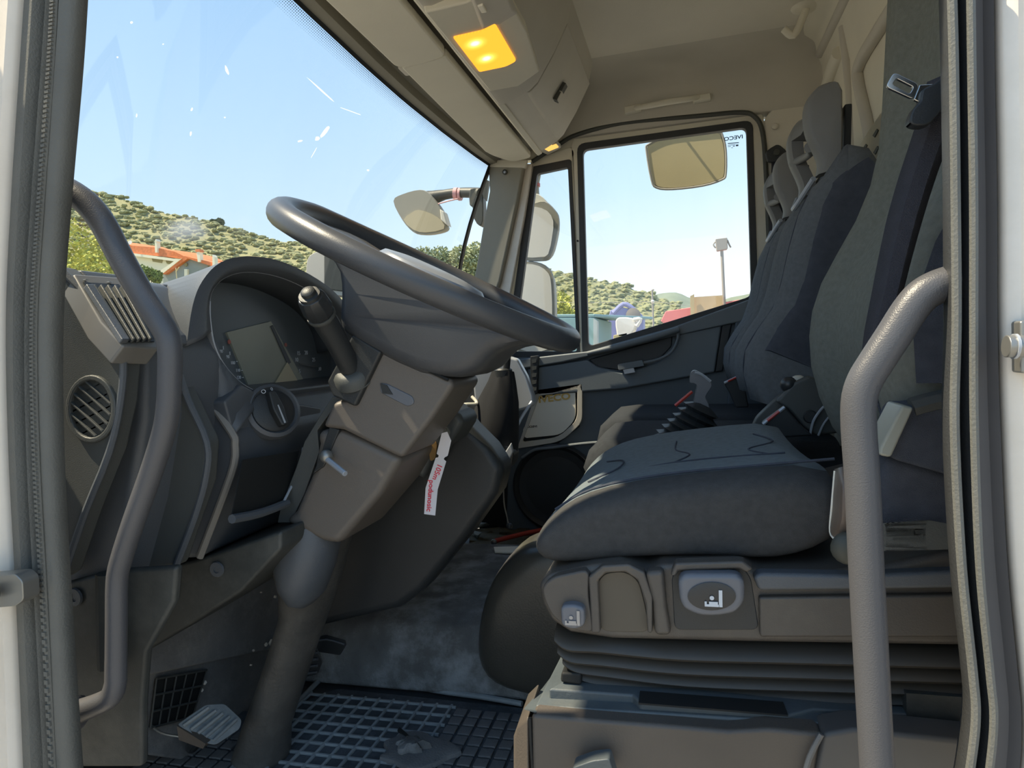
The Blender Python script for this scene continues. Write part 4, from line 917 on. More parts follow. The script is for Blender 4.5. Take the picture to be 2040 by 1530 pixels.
# seat box under the driver's seat
sb = thing('seat_box', (0.0, .35, .1), 'worn grey seat box with a dark slot, under the driver\'s seat', 'box')
Tq = [(1060, 1424), (1112, 1345), (1190, 1362), (1700, 1402), (1960, 1420), (1960, 1480), (1640, 1462), (1500, 1470), (1360, 1456), (1200, 1440)]
zt = P(1060, 1424, .09).z
BXo = [V((-.232, 0, 0))]
pA = P(1058, 1424, .09); pB = P(1640, 1462, .09); pC = P(1960, 1475, .09)
obj('front_face', prism([pA, P(1200, 1436, .09), P(1360, 1448, .09), P(1450, 1456, .09), P(1530, 1452, .09), pB, P(1600, 1720, .09), P(1064, 1720, .09)], (0, .03, 0)), BOXM, sb, bevel=.005)
obj('left_wing', prism([P(1052, 1428, .10), P(1056, 1720, .10), P(1022, 1720, .12), P(1022, 1470, .12), P(1030, 1448, .12)], (-.004, .08, 0)), BOXM, sb, bevel=.004)
obj('wing_gap', tube([P(1056, 1430, .094), P(1058, 1480, .094), P(1062, 1540, .094)], .0022, 6, 2), DEEP, sb)
tp = NB(); zt = pA.z
prism([pA+V((0, .02, 0)), pB+V((0, .02, 0)), V((.40, .11, zt-.01)), V((.40, .60, zt)), V((-.16, .60, zt))], (0, 0, -.02), tp)
obj('top_plate', tp, STEEL, sb, bevel=.003)
obj('front_rail', prism([PZ(a, b, zt+.012) for a, b in [(1092, 1372), (1260, 1384), (1275, 1398), (1570, 1424), (1620, 1412), (1960, 1430), (1960, 1400), (1130, 1352)]], (0, 0, -.014)), STEEL, sb, bevel=.003)
obj('slot', prism([PZ(a, b, zt+.0135) for a, b in [(1275, 1376), (1560, 1398), (1570, 1424), (1272, 1400)]], (0, 0, -.002)), DEEP, sb, flat=True)
obj('corner_gusset', prism([pA+V((-.012, .01, .0)), P(1098, 1350, .25), P(1112, 1322, .30), P(1126, 1330, .30), pA+V((.006, .0, .002))], (0, .03, -.01)), STEEL, sb, bevel=.002)
obj('right_wing', prism(PL([(1640, 1462), (1700, 1452), (1960, 1480), (1960, 1720), (1590, 1720)], .085), (0, .04, 0)), mat('box_plastic_dark', RGB(80, 80, 80), .5, .1, 8), sb, bevel=.005)
obj('wing_edge', tube([P(1636, 1462, .083), P(1612, 1510, .083), P(1600, 1560, .083)], .003, 6, 3), DASH, sb)
obj('step_corner', prism(rnd(PL([(1140, 1530), (1180, 1516), (1214, 1512), (1228, 1560), (1140, 1560)], .06), .004), (0, .02, 0)), STEEL, sb, bevel=.003)
obj('dark_backing', box((.33, .16, .12), (.24, .05, .5)), LOWER, sb)

# middle and passenger seats
def backseat(name, lab, y0, y1, dpx, hide=False):
    s = thing(name, ((.3), (y0+y1)/2, .5), lab, 'seat', 'passenger seats')
    F_ = [(1500, 800), (1486, 750), (1490, 700), (1516, 655), (1548, 610), (1566, 560), (1584, 480), (1604, 410), (1628, 362), (1650, 340)]
    fr_ = [P(a, b, .86) for a, b in F_]
    pass
    bkq = [V((.385, 0, 1.10)), V((.375, 0, 1.13)), V((.33, 0, 1.145))]
    def sc_(y, dx, top=0):
        a = [V((p.x+dx, y, p.z-top)) for p in fr_]
        return a+[V((.335, y, 1.138-top)), V((.375, y, 1.125-top)), V((.40, y, 1.08-top)), V((.43, y, .8)), V((.42, y, .54))]
    W = y1-y0
    obj('backrest', loft([sc_(y0, .04, .012), sc_(y0+.012, .012, .003), sc_(y0+.04, 0), sc_(y0+.09, .004), sc_(y0+.12, .018), sc_((y0+y1)/2, .024), sc_(y1-.12, .018), sc_(y1-.09, .004), sc_(y1-.04, 0), sc_(y1-.012, .012, .003), sc_(y1, .04, .012)]), FABB, s, smooth_ang=70)
    obj('side_panel', loft([[V((p.x+dx, y, p.z)) for p in fr_[2:]]+[V((.37, y, 1.10)), V((.395, y, 1.07)), V((.42, y, .8)), V((.42, y, .6))] for y, dx in ((y0+.006, .034), (y0-.004, .045), (y0-.006, .065))]), FABD, s, smooth_ang=50)
    obj('backrest_seam', tube([V((p.x+.006, y0+.105, p.z)) for p in fr_], .002, 6, 3), FABD, s)
    return s, fr_
ms, fr_m = backseat('passenger_seat', 'black fabric middle seat beside the driver\'s seat, its open headrest standing tallest', .88, 1.26, 0)
psx, _ = backseat('passenger_seat', 'black fabric passenger seat by the far door, headrest partly hidden behind the middle one', 1.38, 1.78, 0)
HPf = [(1634, 340), (1637, 318), (1628, 292), (1614, 262), (1608, 232), (1608, 205), (1616, 182), (1632, 162), (1655, 152)]
HPb = [(1678, 152), (1686, 168), (1687, 240), (1686, 325)]
def headrest(s, y0, y1, dz=0, yr=.90):
    fp_ = cr([P(a, b, yr) for a, b in HPf], 3); bp_ = [P(a, b, yr) for a, b in HPb]
    fp_ = [V((p.x, 0, p.z+dz)) for p in fp_]; bp_ = [V((p.x, 0, p.z+dz)) for p in bp_]
    h = obj('headrest', loft([[p+V((dx if i < len(fp_) else -dx*.5, y, -dx*.4 if p.z > 1.25 else 0)) for i, p in enumerate(fp_+bp_)] for y, dx in ((y0, .012), (y0+.01, .003), (y0+.035, 0), (y0+.05, .004))]), PADH, s, smooth_ang=50)
    # far upright, thinner and leaning on the same curve
    thin = [V((p.x+.022, 0, p.z)) for p in fp_]
    def upright(ya, yb):
        obj('headrest_upright', loft([[p+V((dx, y, 0)) for p in fp_]+[p+V((-dx*.3+.012, y, 0)) for p in thin[::-1]] for y, dx in ((ya, .006), (ya+.008, 0), (yb-.008, 0), (yb, .006))]), PADH, s, smooth_ang=50)
    upright(y1-.055, y1)
    obj('headrest_lit_edge', tube([V((fp_[0].x-.004, y0+.03, fp_[0].z-.004)), V((fp_[0].x-.028, (y0+y1)/2, fp_[0].z-.045)), V((fp_[0].x-.004, y1-.03, fp_[0].z-.004))], .006, 8, 5), mat('headrest_lit_edge', RGB(170, 176, 184), .4, .04), s)  # pale colour paints the light caught on the plastic edge
    # top bridge
    tz = [p for p in fp_ if p.z > 1.215+dz]
    obj('headrest_bridge', loft([[p+V((dx, y, 0)) for p in tz]+[V((q.x, y, q.z)) for q in bp_[:2]]+[V((bp_[2].x, y, 1.215+dz))] for y, dx in ((y0+.05, .004), (y0+.10, .02), (y1-.10, .02), (y1-.05, .004))]), PADH, s, smooth_ang=60)
    mz = 1.165+dz
    xm = min(p.x for p in fp_ if abs(p.z-mz) < .03)
    obj('headrest_crossbar', tube([V((xm+.012, y0+.04, mz-.01)), V((xm+.03, (y0+y1)/2, mz+.0)), V((xm+.012, y1-.03, mz+.01))], [.011, .008, .011], 10, 4), PADH, s)
    obj('headrest_back', prism([V((.345, y0+.05, 1.14+dz)), V((.36, y0+.05, 1.14+dz)), V((.365, y0+.05, 1.24+dz)), V((.35, y0+.05, 1.24+dz))], (0, y1-y0-.1, 0)), BLACK, s, bevel=.003)
headrest(ms, .92, 1.20)
headrest(psx, 1.43, 1.71, 0)
# cushions of the two seats
def lowcush(s, y0, y1, xf, zt_, zb):
    pr = [(xf, zb+.01), (xf-.015, zb+.05), (xf, zt_-.03), (xf+.03, zt_-.006), (xf+.09, zt_), (.30, zt_-.01), (.34, zb), (xf+.05, zb)]
    obj('cushion', loft([[V((x*(1 if dx == 0 else 1)+dx*(1 if x < 0 else 0), y, z-(dx*.6 if z > zb+.06 else 0))) for x, z in pr] for y, dx in ((y0, .03), (y0+.012, .01), (y0+.04, 0), (y1-.04, 0), (y1-.012, .01), (y1, .03))]), mat('cushion_dark', RGB(58, 61, 65), .95, .1, 100, .6, 1400, spec=.2), s, smooth_ang=60)
lowcush(ms, .86, 1.26, -.225, .54, .42)
lowcush(psx, 1.36, 1.80, -.26, .535, .40)
obj('seat_base', prism([V((-.18, .88, .0)), V((-.19, .88, .44)), V((.4, .88, .46)), V((.4, .88, .0))], (0, .36, 0)), DEEP, ms)
obj('seat_base', prism([V((-.18, 1.40, .0)), V((-.20, 1.40, .42)), V((.4, 1.40, .44)), V((.4, 1.40, .0))], (0, .36, 0)), DEEP, psx)

# vinyl covered engine hump
eh = NB()
EO = [(1064, 1082), (1030, 1098), (995, 1128), (968, 1172), (952, 1225), (944, 1290), (950, 1335), (975, 1366), (1030, 1384), (1110, 1396)]
ep = [P(a, b, .68) for a, b in EO]
def es(y, s): 
    c = V((-.1, 0, .2)); return [V((c.x+(p.x-c.x)*s, y, c.z+(p.z-c.z)*s)) for p in ep]+[V((.3, y, .02)), V((.3, y, ep[0].z+.012)), V((.0, y, ep[0].z+.012))]
tag(obj('engine_cover', loft([es(.655, .8), es(.66, .9), es(.68, .98), es(.70, 1.0), es(.80, 1.0), es(.872, .98)]), VINYL, sub=1), 'rounded black vinyl engine cover between driver\'s seat and middle seat', 'engine cover')

# ================================================================== LEVERS
pb_ = thing('parking_brake', P(1360, 870, .78), 'parking brake lever with a curved grip and pleated rubber boot beside the driver\'s seat', 'lever')
ax0, ax1 = P(1362, 885, .80), P(1402, 806, .80)
axd = (ax1-ax0); L_ = axd.length; pr = [(.060, 0)]
for i in range(6):
    t = i/6; R_ = .064-.030*t
    pr += [(R_, L_*(t+.03)), (R_-.015, L_*(t+.12))]
pr += [(.014, L_)]
obj('rubber_boot', lathe(ax0, axd, pr, 12), BLACK, pb_, flat=True)
obj('grip', prism(cr(PL([(1374, 762), (1376, 744), (1384, 738), (1398, 744), (1414, 756), (1418, 770), (1406, 790), (1412, 806), (1410, 822), (1380, 824), (1384, 790), (1388, 770), (1382, 764)], .79), 3, True), (0, .026, 0)), mat('brake_grip', RGB(98, 100, 106), .35, .05), pb_, bevel=.006, seg=3)
obj('release_blade', tube([P(1384, 742, .788), P(1398, 746, .788), P(1416, 760, .788)], .003, 6, 3), SILVER, pb_)
obj('red_band', tube([P(1345, 808, .80), P(1362, 794, .80), P(1379, 780, .80)], .0035, 6, 2), RED, pb_)
obj('boot_base', prism(PL([(1288, 890), (1300, 878), (1330, 868), (1420, 868), (1450, 890)], .80), (0, .10, 0)), BLACK, pb_, bevel=.004)

gs = thing('gear_lever', P(985, 850, .95), 'gear lever in a black cloth gaiter rising beside the centre stack', 'gear lever')
obj('silver_surround', prism(cr(PL([(940, 748), (985, 716), (1030, 715), (1062, 788), (1058, 812), (1022, 822), (1000, 850), (960, 840)], 1.00), 2, True), (0, .03, 0)), SILVER, gs, bevel=.012, seg=3)
obj('cloth_gaiter', loft([[P(cx+w_*cos(t)+(3*sin(5*t)), cy+w_*.12*sin(t), .94+w_*.0009*sin(t)) for t in [2*pi*i/24 for i in range(24)]] for cx, cy, w_ in ((1002, 740, 20), (1000, 760, 26), (992, 800, 40), (985, 850, 48), (980, 885, 52), (985, 912, 44))]), mat('gaiter_cloth', RGB(26, 28, 32), .9, .1, 30), gs)
obj('stick', tube([P(1006, 770, .94), P(1012, 700, .93), P(1014, 672, .925)], .0085, 10, 2), BLACK, gs)
obj('knob', ball(P(1014, 664, .925), .022, sc=(1, 1, 1.3)), GLOSSB, gs)
obj('gaiter_clamp', lathe(P(1003, 742, .94), ZV, [(.022, -.01), (.022, .006), (.018, .01)], 20), BLACK, gs)
obj('lower_tray', prism(cr(PL([(906, 812), (930, 826), (960, 860), (1000, 880), (1024, 905), (1010, 938), (980, 915), (945, 880), (915, 840)], .90), 2, True), (0, .06, 0)), GLOSSB, gs, bevel=.006)
obj('tray_rim', tube([P(905, 815, .895), P(925, 806, .90), P(950, 804, .92), P(940, 790, .93)], .004, 8, 4), TRIMB, gs)
obj('tray_clip', prism(PL([(1003, 905), (1018, 882), (1022, 900), (1008, 930)], .89), (0, .01, 0)), SILVER, gs, bevel=.003)
obj('side_bracket', tube([P(1022, 905, .93), P(1030, 850, .95), P(1060, 800, .98)], .004, 8, 4), SILVER, gs)
obj('cable', tube([P(1003, 945, .96), P(1004, 1000, .98), P(1010, 1030, 1.0), P(1014, 1046, 1.0)], .0018, 6, 4), ALU, gs)
obj('cable_end', ball(P(1015, 1048, 1.0), .008), BLACK, gs)

# buckles
def buckle(lab, y, body, edge, em):
    b = thing('belt_buckle', P(body[0][0], body[0][1], y), lab, 'belt buckle', 'seat belt buckles')
    obj('body', prism(PL(body, y), (0, .028, 0)), BLACK, b, bevel=.004)
    obj('top_edge', tube([P(*edge[0], y-.002), P(*edge[1], y-.002)], .0036, 8, 1), SILVER, b)
    obj('release_button', tube([P(*V(edge[0]).lerp(V(edge[1]), .2), y-.004), P(*V(edge[0]).lerp(V(edge[1]), .75), y-.004)], .0030, 8, 1), RED, b)
    return b
buckle('black buckle with red release beside the driver\'s cushion, nearest of the two', .74, [(1519, 843), (1564, 810), (1590, 840), (1620, 868), (1560, 872), (1530, 866)], [(1520, 845), (1563, 811)], RED)
buckle('black buckle with red release in front of the passenger backrest, farther of the two', 1.33, [(1442, 764), (1478, 748), (1488, 790), (1492, 812), (1466, 812), (1452, 780)], [(1443, 763), (1478, 747)], RED)
am = thing('armrest_bracket', P(1600, 820, .78), 'dark bracket with a round knob and slanted bar between driver\'s and middle seats', 'bracket')
obj('plate', prism(PL([(1545, 800), (1582, 762), (1612, 748), (1640, 760), (1700, 860), (1625, 868), (1600, 850), (1570, 815)], .76), (0, .02, 0)), DASHD, am, bevel=.006)
obj('bar', prism(rnd(PL([(1496, 858), (1508, 832), (1560, 782), (1576, 792), (1524, 848), (1520, 858)], .80), .008), (0, .03, 0)), DASHD, am, bevel=.005)
obj('knob', ball(P(1571, 766, .775), .016), GLOSSB, am)
obj('knob_light', ball(P(1590, 757, .80), .010, sc=(1.4, 1, 1)), TRIMG, am)
obj('trim_arc', tube([P(1614, 866, .75), P(1620, 840, .75), P(1634, 818, .75), P(1648, 804, .75)], .0025, 6, 4), SILVER, am)
obj('trim_arc', tube([P(1630, 868, .75), P(1640, 846, .75), P(1652, 830, .75), P(1662, 821, .75)], .002, 6, 4), SILVER, am)
obj('bolt_cap', lathe(P(1614, 830, .758), -YV, [(.013, 0), (.011, .003)], 16), BLACK, am)

# perforated trim behind the middle seat
pf = thing('perforated_panel', PX(1720, 310, .43), 'cream perforated plastic panel on the rear wall behind the middle seat', 'panel')
o1 = [(1684, 326), (1696, 318), (1728, 262), (1756, 222), (1756, 345), (1740, 392), (1722, 386), (1708, 345)]
obj('plate', prism([PX(a, b, .44) for a, b in o1], (.03, 0, 0)), TRIMB, pf, bevel=.003)
for a, b in [(1743, 266), (1721, 296), (1744, 300), (1722, 325), (1708, 318), (1724, 357)]:
    obj('slot_hole', prism([PX(a+dx, b+dy, .438) for dx, dy in [(-5, 4), (3, -9), (6, -6), (-1, 8)]], (.003, 0, 0)), DARKM, pf, flat=True)

# ================================================================== BELTS
bt = thing('seat_belt', P(1850, 240, .07), 'driver\'s seat belt hanging from the door pillar with its steel tongue', 'seat belt')
bpth = [(1895, 150, 30), (1878, 215, 30), (1858, 275, 29), (1832, 350, 28), (1808, 430, 27), (1788, 510, 25), (1770, 590, 23), (1754, 660, 21), (1742, 730, 18), (1728, 800, 15)]
rows = []
cp_ = cr([P(a, b, .07) for a, b, w_ in bpth], 4); 
for i, p in enumerate(cp_):
    t = i/(len(cp_)-1); j = t*(len(bpth)-1); k_ = int(min(j, len(bpth)-2)); w_ = bpth[k_][2]+(bpth[k_+1][2]-bpth[k_][2])*(j-k_)
    w_ = w_*.00052*1.0
    rows.append([p+V((-w_, .010, 0)), p+V((-w_*.4, -.004, 0)), p+V((w_*.4, -.006, .0)), p+V((w_, .004, 0))])
obj('webbing', sheet(rows), BELT, bt, solid=.0016)
tnO = rnd(PL([(1763, 172), (1782, 142), (1840, 166), (1872, 166), (1872, 180), (1836, 204), (1822, 198)], .05), .004)
obj('steel_tongue', ring(rnd(PL([(1764, 172), (1781, 143), (1832, 168), (1821, 198)], .05), .004), rnd(PL([(1778, 168), (1786, 156), (1820, 173), (1812, 187)], .05), .002), (0, .004, 0)), CHROME, bt, bevel=.001)
obj('tongue_neck', prism(PL([(1832, 168), (1864, 166), (1850, 188), (1836, 206), (1820, 198)], .05), (0, .004, 0)), CHROME, bt, bevel=.001)
obj('tongue_body', prism(cr(PL([(1838, 178), (1862, 165), (1900, 142), (1910, 190), (1880, 215), (1855, 245), (1828, 250), (1812, 242), (1820, 216), (1834, 200)], .045), 2, True), (0, .014, 0)), BLACK, bt, bevel=.004)
pbt = thing('seat_belt', P(1548, 330, 1.88), 'passenger seat belt with a dark guide on the far door pillar', 'seat belt')
obj('guide', prism(cr(PL([(1526, 310), (1528, 300), (1546, 288), (1556, 290), (1570, 304), (1568, 316), (1550, 322), (1530, 322)], 1.88), 2, True), (0, .02, 0)), BLACK, pbt, bevel=.005)
obj('webbing', sheet([[P(a-w_, b, 1.885), P(a+w_, b, 1.890)] for a, b, w_ in [(1550, 312, 13), (1550, 400, 14), (1545, 480, 15), (1542, 560, 15), (1540, 680, 15), (1536, 760, 15)]]), BELT, pbt, solid=.002)
obj('guide_bolt', lathe(P(1547, 304, 1.878), -YV, [(.012, 0), (.010, .006), (.004, .007)], 14), DARKM, pbt)

# ================================================================== GRAB HANDLES
g1 = thing('grab_handle', P(300, 700, .0), 'long bent grey grab handle on the front door pillar, left of the dashboard', 'grab handle')
GH1 = [(96, 364), (118, 372), (150, 388), (178, 410), (208, 450), (240, 512), (286, 592), (326, 654), (338, 690), (338, 760), (334, 820), (324, 870), (300, 945), (266, 1040), (240, 1120), (233, 1160), (232, 1240), (231, 1330), (230, 1362), (220, 1388), (196, 1402), (160, 1416), (136, 1424)]
obj('bar', tube([P(a, b, .02+.012*sin(min(1, i/6)*pi/2)) for i, (a, b) in enumerate(GH1)], [.0155, .0155, .015, .0145, .014, .0135, .013, .013, .0125, .0125, .013, .0135, .016], 16, 3), GRAB, g1)
obj('end_bolt', ball(P(124, 412, .03), .006), BLACK, g1)
obj('foot_socket', lathe(P(142, 1422, .03), V((1, .0, .12)), [(.022, -.02), (.022, .008), (.017, .012)], 16), GRAB, g1)
g2 = thing('grab_handle', P(1730, 900, .0), 'tall bent grey grab handle on the rear door pillar, in front of the driver\'s seat', 'grab handle')
GH2 = [(1930, 552), (1896, 562), (1862, 574), (1836, 590), (1812, 618), (1780, 668), (1746, 720), (1722, 760), (1711, 800), (1711, 860), (1718, 960), (1724, 1100), (1732, 1250), (1740, 1400), (1748, 1540), (1752, 1640)]
obj('bar', tube([P(a, b, -.0) for a, b in GH2], .0142, 16, 4), GRAB, g2)

# door check strap and striker
ck = thing('door_check', P(20, 1178, -.06), 'grey door check arm at the left edge on the white door pillar', 'door check')
obj('arm', prism(rnd(PL([(-40, 1150), (30, 1144), (44, 1158), (46, 1196), (30, 1208), (-40, 1214)], -.075), .004), (0, .02, 0)), ALU, ck, bevel=.003)
obj('pin', lathe(P(-10, 1180, -.08), -YV, [(.008, 0), (.008, .006)], 12), DARKM, ck)
sk_ = thing('door_striker', P(2020, 690, -.03), 'small grey door latch striker at the right edge on the white pillar', 'striker')
obj('pin', cyl(P(2003, 690, -.045), P(2055, 690, -.045), .0085, 14), ALU, sk_, bevel=.001)
obj('base', box(P(2050, 690, -.025), (.02, .02, .04)), ALU, sk_, bevel=.002)
obj('collar', cyl(P(2018, 690, -.045), P(2024, 690, -.045), .0096, 14), SILVER, sk_)

# ================================================================== FLOOR
tag(obj('engine_tunnel', prism([V((-1.1, .71, 0)), V((-1.1, .735, .10)), V((-1.1, .76, .135)), V((-1.1, .80, .148)), V((-1.1, 1.34, .15)), V((-1.1, 1.36, 0))], (1.0, 0, 0)), CARPET, bevel=.01, seg=3), 'dusty grey carpeted engine tunnel crossing behind the floor mat', 'tunnel')
mt = thing('floor_mat', (-.55, .45, .005), 'worn rubber floor mat with an open lattice and raised tiles at the driver\'s feet', 'floor mat')
M0, M1 = -1.02, -.26; NY0, NY1 = .22, .69
obj('base_sheet', prism(rnd([V((M0, NY0, -.004)), V((M1, NY0, -.004)), V((M1, NY1-.01, -.004)), V((-.62, NY1, -.004)), V((-.80, NY1+.005, -.004)), V((-.86, .60, -.004)), V((-1.0, .56, -.004))], .02), (0, 0, .006)), mat('mat_base', RGB(70, 76, 82), .75, .3, 12, .5, 200, dirt=RGB(118, 126, 134), dirt_amt=.6, dirt_scale=9), mt)
def share(o, name, loc, parent):
    c = o.copy(); c.name = name; COL.objects.link(c); c.parent = parent; c.location = loc; return c
cell = .0335
y = NY0+.03; XL, XR = -.845, -.50
def strip(x0, x1, y0, y1, h=.006):
    c = V(((x0+x1)/2, (y0+y1)/2, .002+h/2)); obj('lattice_rib', box(c, (x1-x0, y1-y0, h)), MATR, mt, bevel=.001, seg=1)
x = XL
while x < XR: strip(x, x+.0055, .32, .665); x += cell
y = .32
while y < .67: strip(XL, XR+.004, y, y+.0055, .0055); y += cell
tile0 = obj('tile', box((0, 0, 0), (.0255, .0255, .005)), MATT, mt, bevel=.0015, seg=1)
tile0.location = V((XR+.02, .33, .0045))-mt.location
k_ = 0
xs = [XR+.02+i*.031 for i in range(7)]
for i, x in enumerate(xs):
    for j in range(11):
        y = .33+j*.031
        if (i, j) == (0, 0): continue
        if (x-(-.40))**2*.6+(y-.40)**2 < .055**2: continue
        share(tile0, 'tile', V((x, y, .0045))-mt.location, mt)
for i in range(6):
    for j in range(7):
        x = XL-.02-i*.031; y = .33+j*.031
        if y > .50+.0*i: continue
        share(tile0, 'tile', V((x, y, .0045))-mt.location, mt)
hp_ = NB(); rr = []
hc = PZ(830, 1498, .008)
for h_, s_ in ((-.003, 1), (.006, .98), (.008, .9)):
    rr.append([hc+V(((.072+.010*sin(3*t+1)+.006*sin(7*t))*s_*cos(t), (.052+.008*sin(4*t))*s_*sin(t), h_)) for t in [2*pi*i/36 for i in range(36)]])
loft(rr, bm=hp_)
hpo = obj('worn_heel_pad', hp_, MATT, mt)
rr = []
for h_, s_ in ((0, 1), (.010, .9), (.016, .55)):
    rr.append([hc+V((-.008, .0, .006+h_))+V(((.030+.006*sin(5*t)+.004*sin(11*t))*s_*cos(t), (.022+.005*sin(3*t+2)+.003*sin(9*t))*s_*sin(t), .003*sin(6*t)*s_)) for t in [2*pi*i/40 for i in range(40)]])
obj('torn_lump', loft(rr), CARPET, hpo)
obj('tear', prism([PZ(a, b, .0145) for a, b in [(796, 1452), (808, 1462), (818, 1472), (810, 1470), (792, 1458)]], (0, 0, .004)), DEEP, hpo)
obj('tear', prism([PZ(a, b, .0145) for a, b in [(862, 1488), (876, 1500), (868, 1516), (846, 1520), (850, 1500)]], (0, 0, .001)), DEEP, hpo)
obj('mat_edge', tube([PZ(a, b, .004) for a, b in [(1040, 1402), (960, 1388), (860, 1374), (760, 1350), (680, 1336), (655, 1338), (610, 1382), (566, 1428)]], .006, 8, 3), MATR, mt)

# pedals
cp2 = thing('clutch_pedal', P(420, 1440, .34), 'ribbed grey clutch pedal low at the left of the footwell', 'pedal')
pc = [P(a, b, y) for a, b, y in [(352, 1444, .30), (410, 1404, .34), (448, 1402, .37), (482, 1434, .37), (478, 1452, .36), (430, 1484, .31), (408, 1480, .30)]]
pn = (pc[1]-pc[0]).cross(pc[4]-pc[0]).normalized()
if pn.z < 0: pn = -pn
pd = obj('pad', prism([p for p in rnd(pc, .006, 3)], -pn*.018), PEDAL, cp2, bevel=.003)
for i in range(5):
    t = .12+.19*i
    a = pc[0].lerp(pc[5], t)*.0+pc[1].lerp(pc[3], t); b = pc[0].lerp(pc[5], t)
    obj('tread_rib', tube([a.lerp(b, .06)+pn*.001, a.lerp(b, .94)+pn*.001], .0035, 6, 1), PEDAL, pd)
obj('pad_side', prism([P(352, 1446, .298), P(410, 1482, .298), P(404, 1492, .30), P(356, 1474, .30)], (0, .012, 0)), BOXM, cp2)
obj('arm', tube([P(400, 1465, .36), P(380, 1490, .40), P(420, 1470, .55)], .009, 8, 3), BLACK, cp2)
obj('return_hoop', tube([P(305, 1354, .36), P(294, 1380, .35), P(288, 1412, .34), P(298, 1440, .33), P(322, 1460, .32), P(362, 1468, .32)], .0022, 8, 4), ALU, cp2)
bp2 = thing('brake_pedal', P(620, 1320, .56), 'small ribbed brake pedal behind the column base', 'pedal')
bpp = rnd([P(a, b, .56) for a, b in [(600, 1298), (632, 1292), (644, 1318), (634, 1344), (600, 1352), (590, 1330)]], .006)
bpd = obj('pad', prism(bpp, (-.01, .012, 0)), BLACK, bp2, bevel=.003)
for i in range(4): obj('tread_rib', tube([P(600+i, 1304+13*i, .557), P(634-i, 1300+13*i, .557)], .0028, 6, 1), DASH, bpd)
ac = thing('accelerator_pedal', P(650, 1290, .62), 'flat black accelerator pedal pointing right behind the column base', 'pedal')
obj('pad', prism(rnd([P(a, b, .62) for a, b in [(606, 1284), (650, 1270), (692, 1282), (678, 1306), (640, 1300), (608, 1296)]], .005), (-.01, .015, -.0)), BLACK, ac, bevel=.003)
obj('pad_rib', tube([P(612, 1282, .617), P(650, 1274, .617), P(686, 1284, .617)], .002, 6, 3), DASH, ac)
# bits on the passenger floor
rd = thing('red_rod', PZ(1030, 1062, .05), 'red metal rod lying on the dark floor in front of the passenger side', 'rod')
obj('shaft', tube([PZ(985, 1078, .06), PZ(1040, 1064, .06), PZ(1100, 1052, .06)], .009, 10, 2), RED, rd)
obj('worn_tip', ball(PZ(984, 1080, .06), .011), ALU, rd)
cwp = NB()
for (a, b, s_) in [(925, 1060, .03), (940, 1052, .035), (958, 1050, .03), (948, 1068, .025)]:
    c = PZ(a, b, .04); vs = [cwp.verts.new(c+V((random.uniform(-1, 1), random.uniform(-1, 1), random.uniform(-.3, .7)))*s_) for _ in range(6)]
    bmesh.ops.convex_hull(cwp, input=vs)
tag(obj('crumpled_paper', cwp, mat('dull_paper', RGB(150, 158, 156), .8, .1), flat=True), 'crumpled grey-white paper scrap on the passenger floor', 'paper')
rg_ = NB(); rows = []
for i in range(9):
    rows.append([PZ(935+15*j, 1052+5*i+2*sin(j), .03+.018*noise.noise(V((i*.7, j*.6, 3)))) for j in range(9)])
sheet(rows, rg_)
tag(obj('floor_rag', rg_, mat('rag', RGB(96, 92, 76), .9, .2, 30), solid=.004), 'dull olive rag on the floor beside the red rod', 'rag')
tag(obj('pale_strip', prism([PZ(a, b, .152) for a, b in [(984, 1092), (1050, 1090), (1046, 1104), (986, 1102)]], (0, 0, .004)), TRIMB), 'pale strip lying on the tunnel in front of the engine cover', 'strip')  # thin pale strip on top of the tunnel
# ================================================================== EXTERIOR MIRRORS
def mir(name, lab, face, y, dep, back=None, tilt=0, cat='mirror'):
    m = thing(name, P(face[0][0], face[0][1], y), lab, cat, 'outside mirrors')
    return m
fm = mir('front_mirror', 'rounded front mirror on a short arm outside the windscreen', [(840, 420)], 2.0, .08)
FMo = [(782, 400), (800, 386), (836, 377), (856, 386), (878, 414), (880, 432), (890, 452), (880, 462), (846, 468), (822, 462), (800, 438)]
def shell(o, pix, y0, y1, sc_, m, dy=0):
    c = V((sum(a for a, b in pix)/len(pix), sum(b for a, b in pix)/len(pix)))
    rs = []
    for y, s in zip((y0, y0+.01, (y0+y1)/2, y1), (.97, 1, .92, sc_)):
        q = cr([P(c.x+(a-c.x)*s, c.y+(b-c.y)*s, y0) for a, b in pix], 3, True)
        rs.append([p+V((0, y-y0, 0)) for p in q])
    return obj('housing', loft(rs), m, o, smooth_ang=50)
shell(fm, FMo, 2.05, 2.17, .6, MIRH)
obj('mirror_glass', prism(cr(PL([(820, 424), (834, 418), (860, 426), (880, 440), (884, 456), (848, 463), (824, 458), (804, 438)], 2.045), 2, True), (0, .004, 0)), mat('painted_ground_reflection', RGB(200, 186, 150), .25, .03), fm)  # tan colour paints the ground reflected in the mirror
obj('side_cheek', prism(PL([(876, 416), (884, 422), (892, 450), (878, 438)], 2.04), (0, .05, 0)), TRIMB, fm, bevel=.004)
obj('arm', tube([P(855, 396, 2.10), P(885, 388, 2.09), P(915, 384, 2.08), P(945, 384, 2.06), P(958, 385, 2.04)], [.035, .022, .021, .022, .022], 12, 3), DARKM, fm)
obj('arm_tape', tube([P(905, 386, 2.08), P(912, 386, 2.08)], .026, 12, 1), PINK, fm)
obj('arm_tape', tube([P(914, 387, 2.08), P(919, 387, 2.08)], .027, 12, 1), PINK, fm)
obj('wire', tube([P(873, 406, 2.05), P(895, 400, 2.05), P(912, 396, 2.05)], .003, 6, 2), PINK, fm)
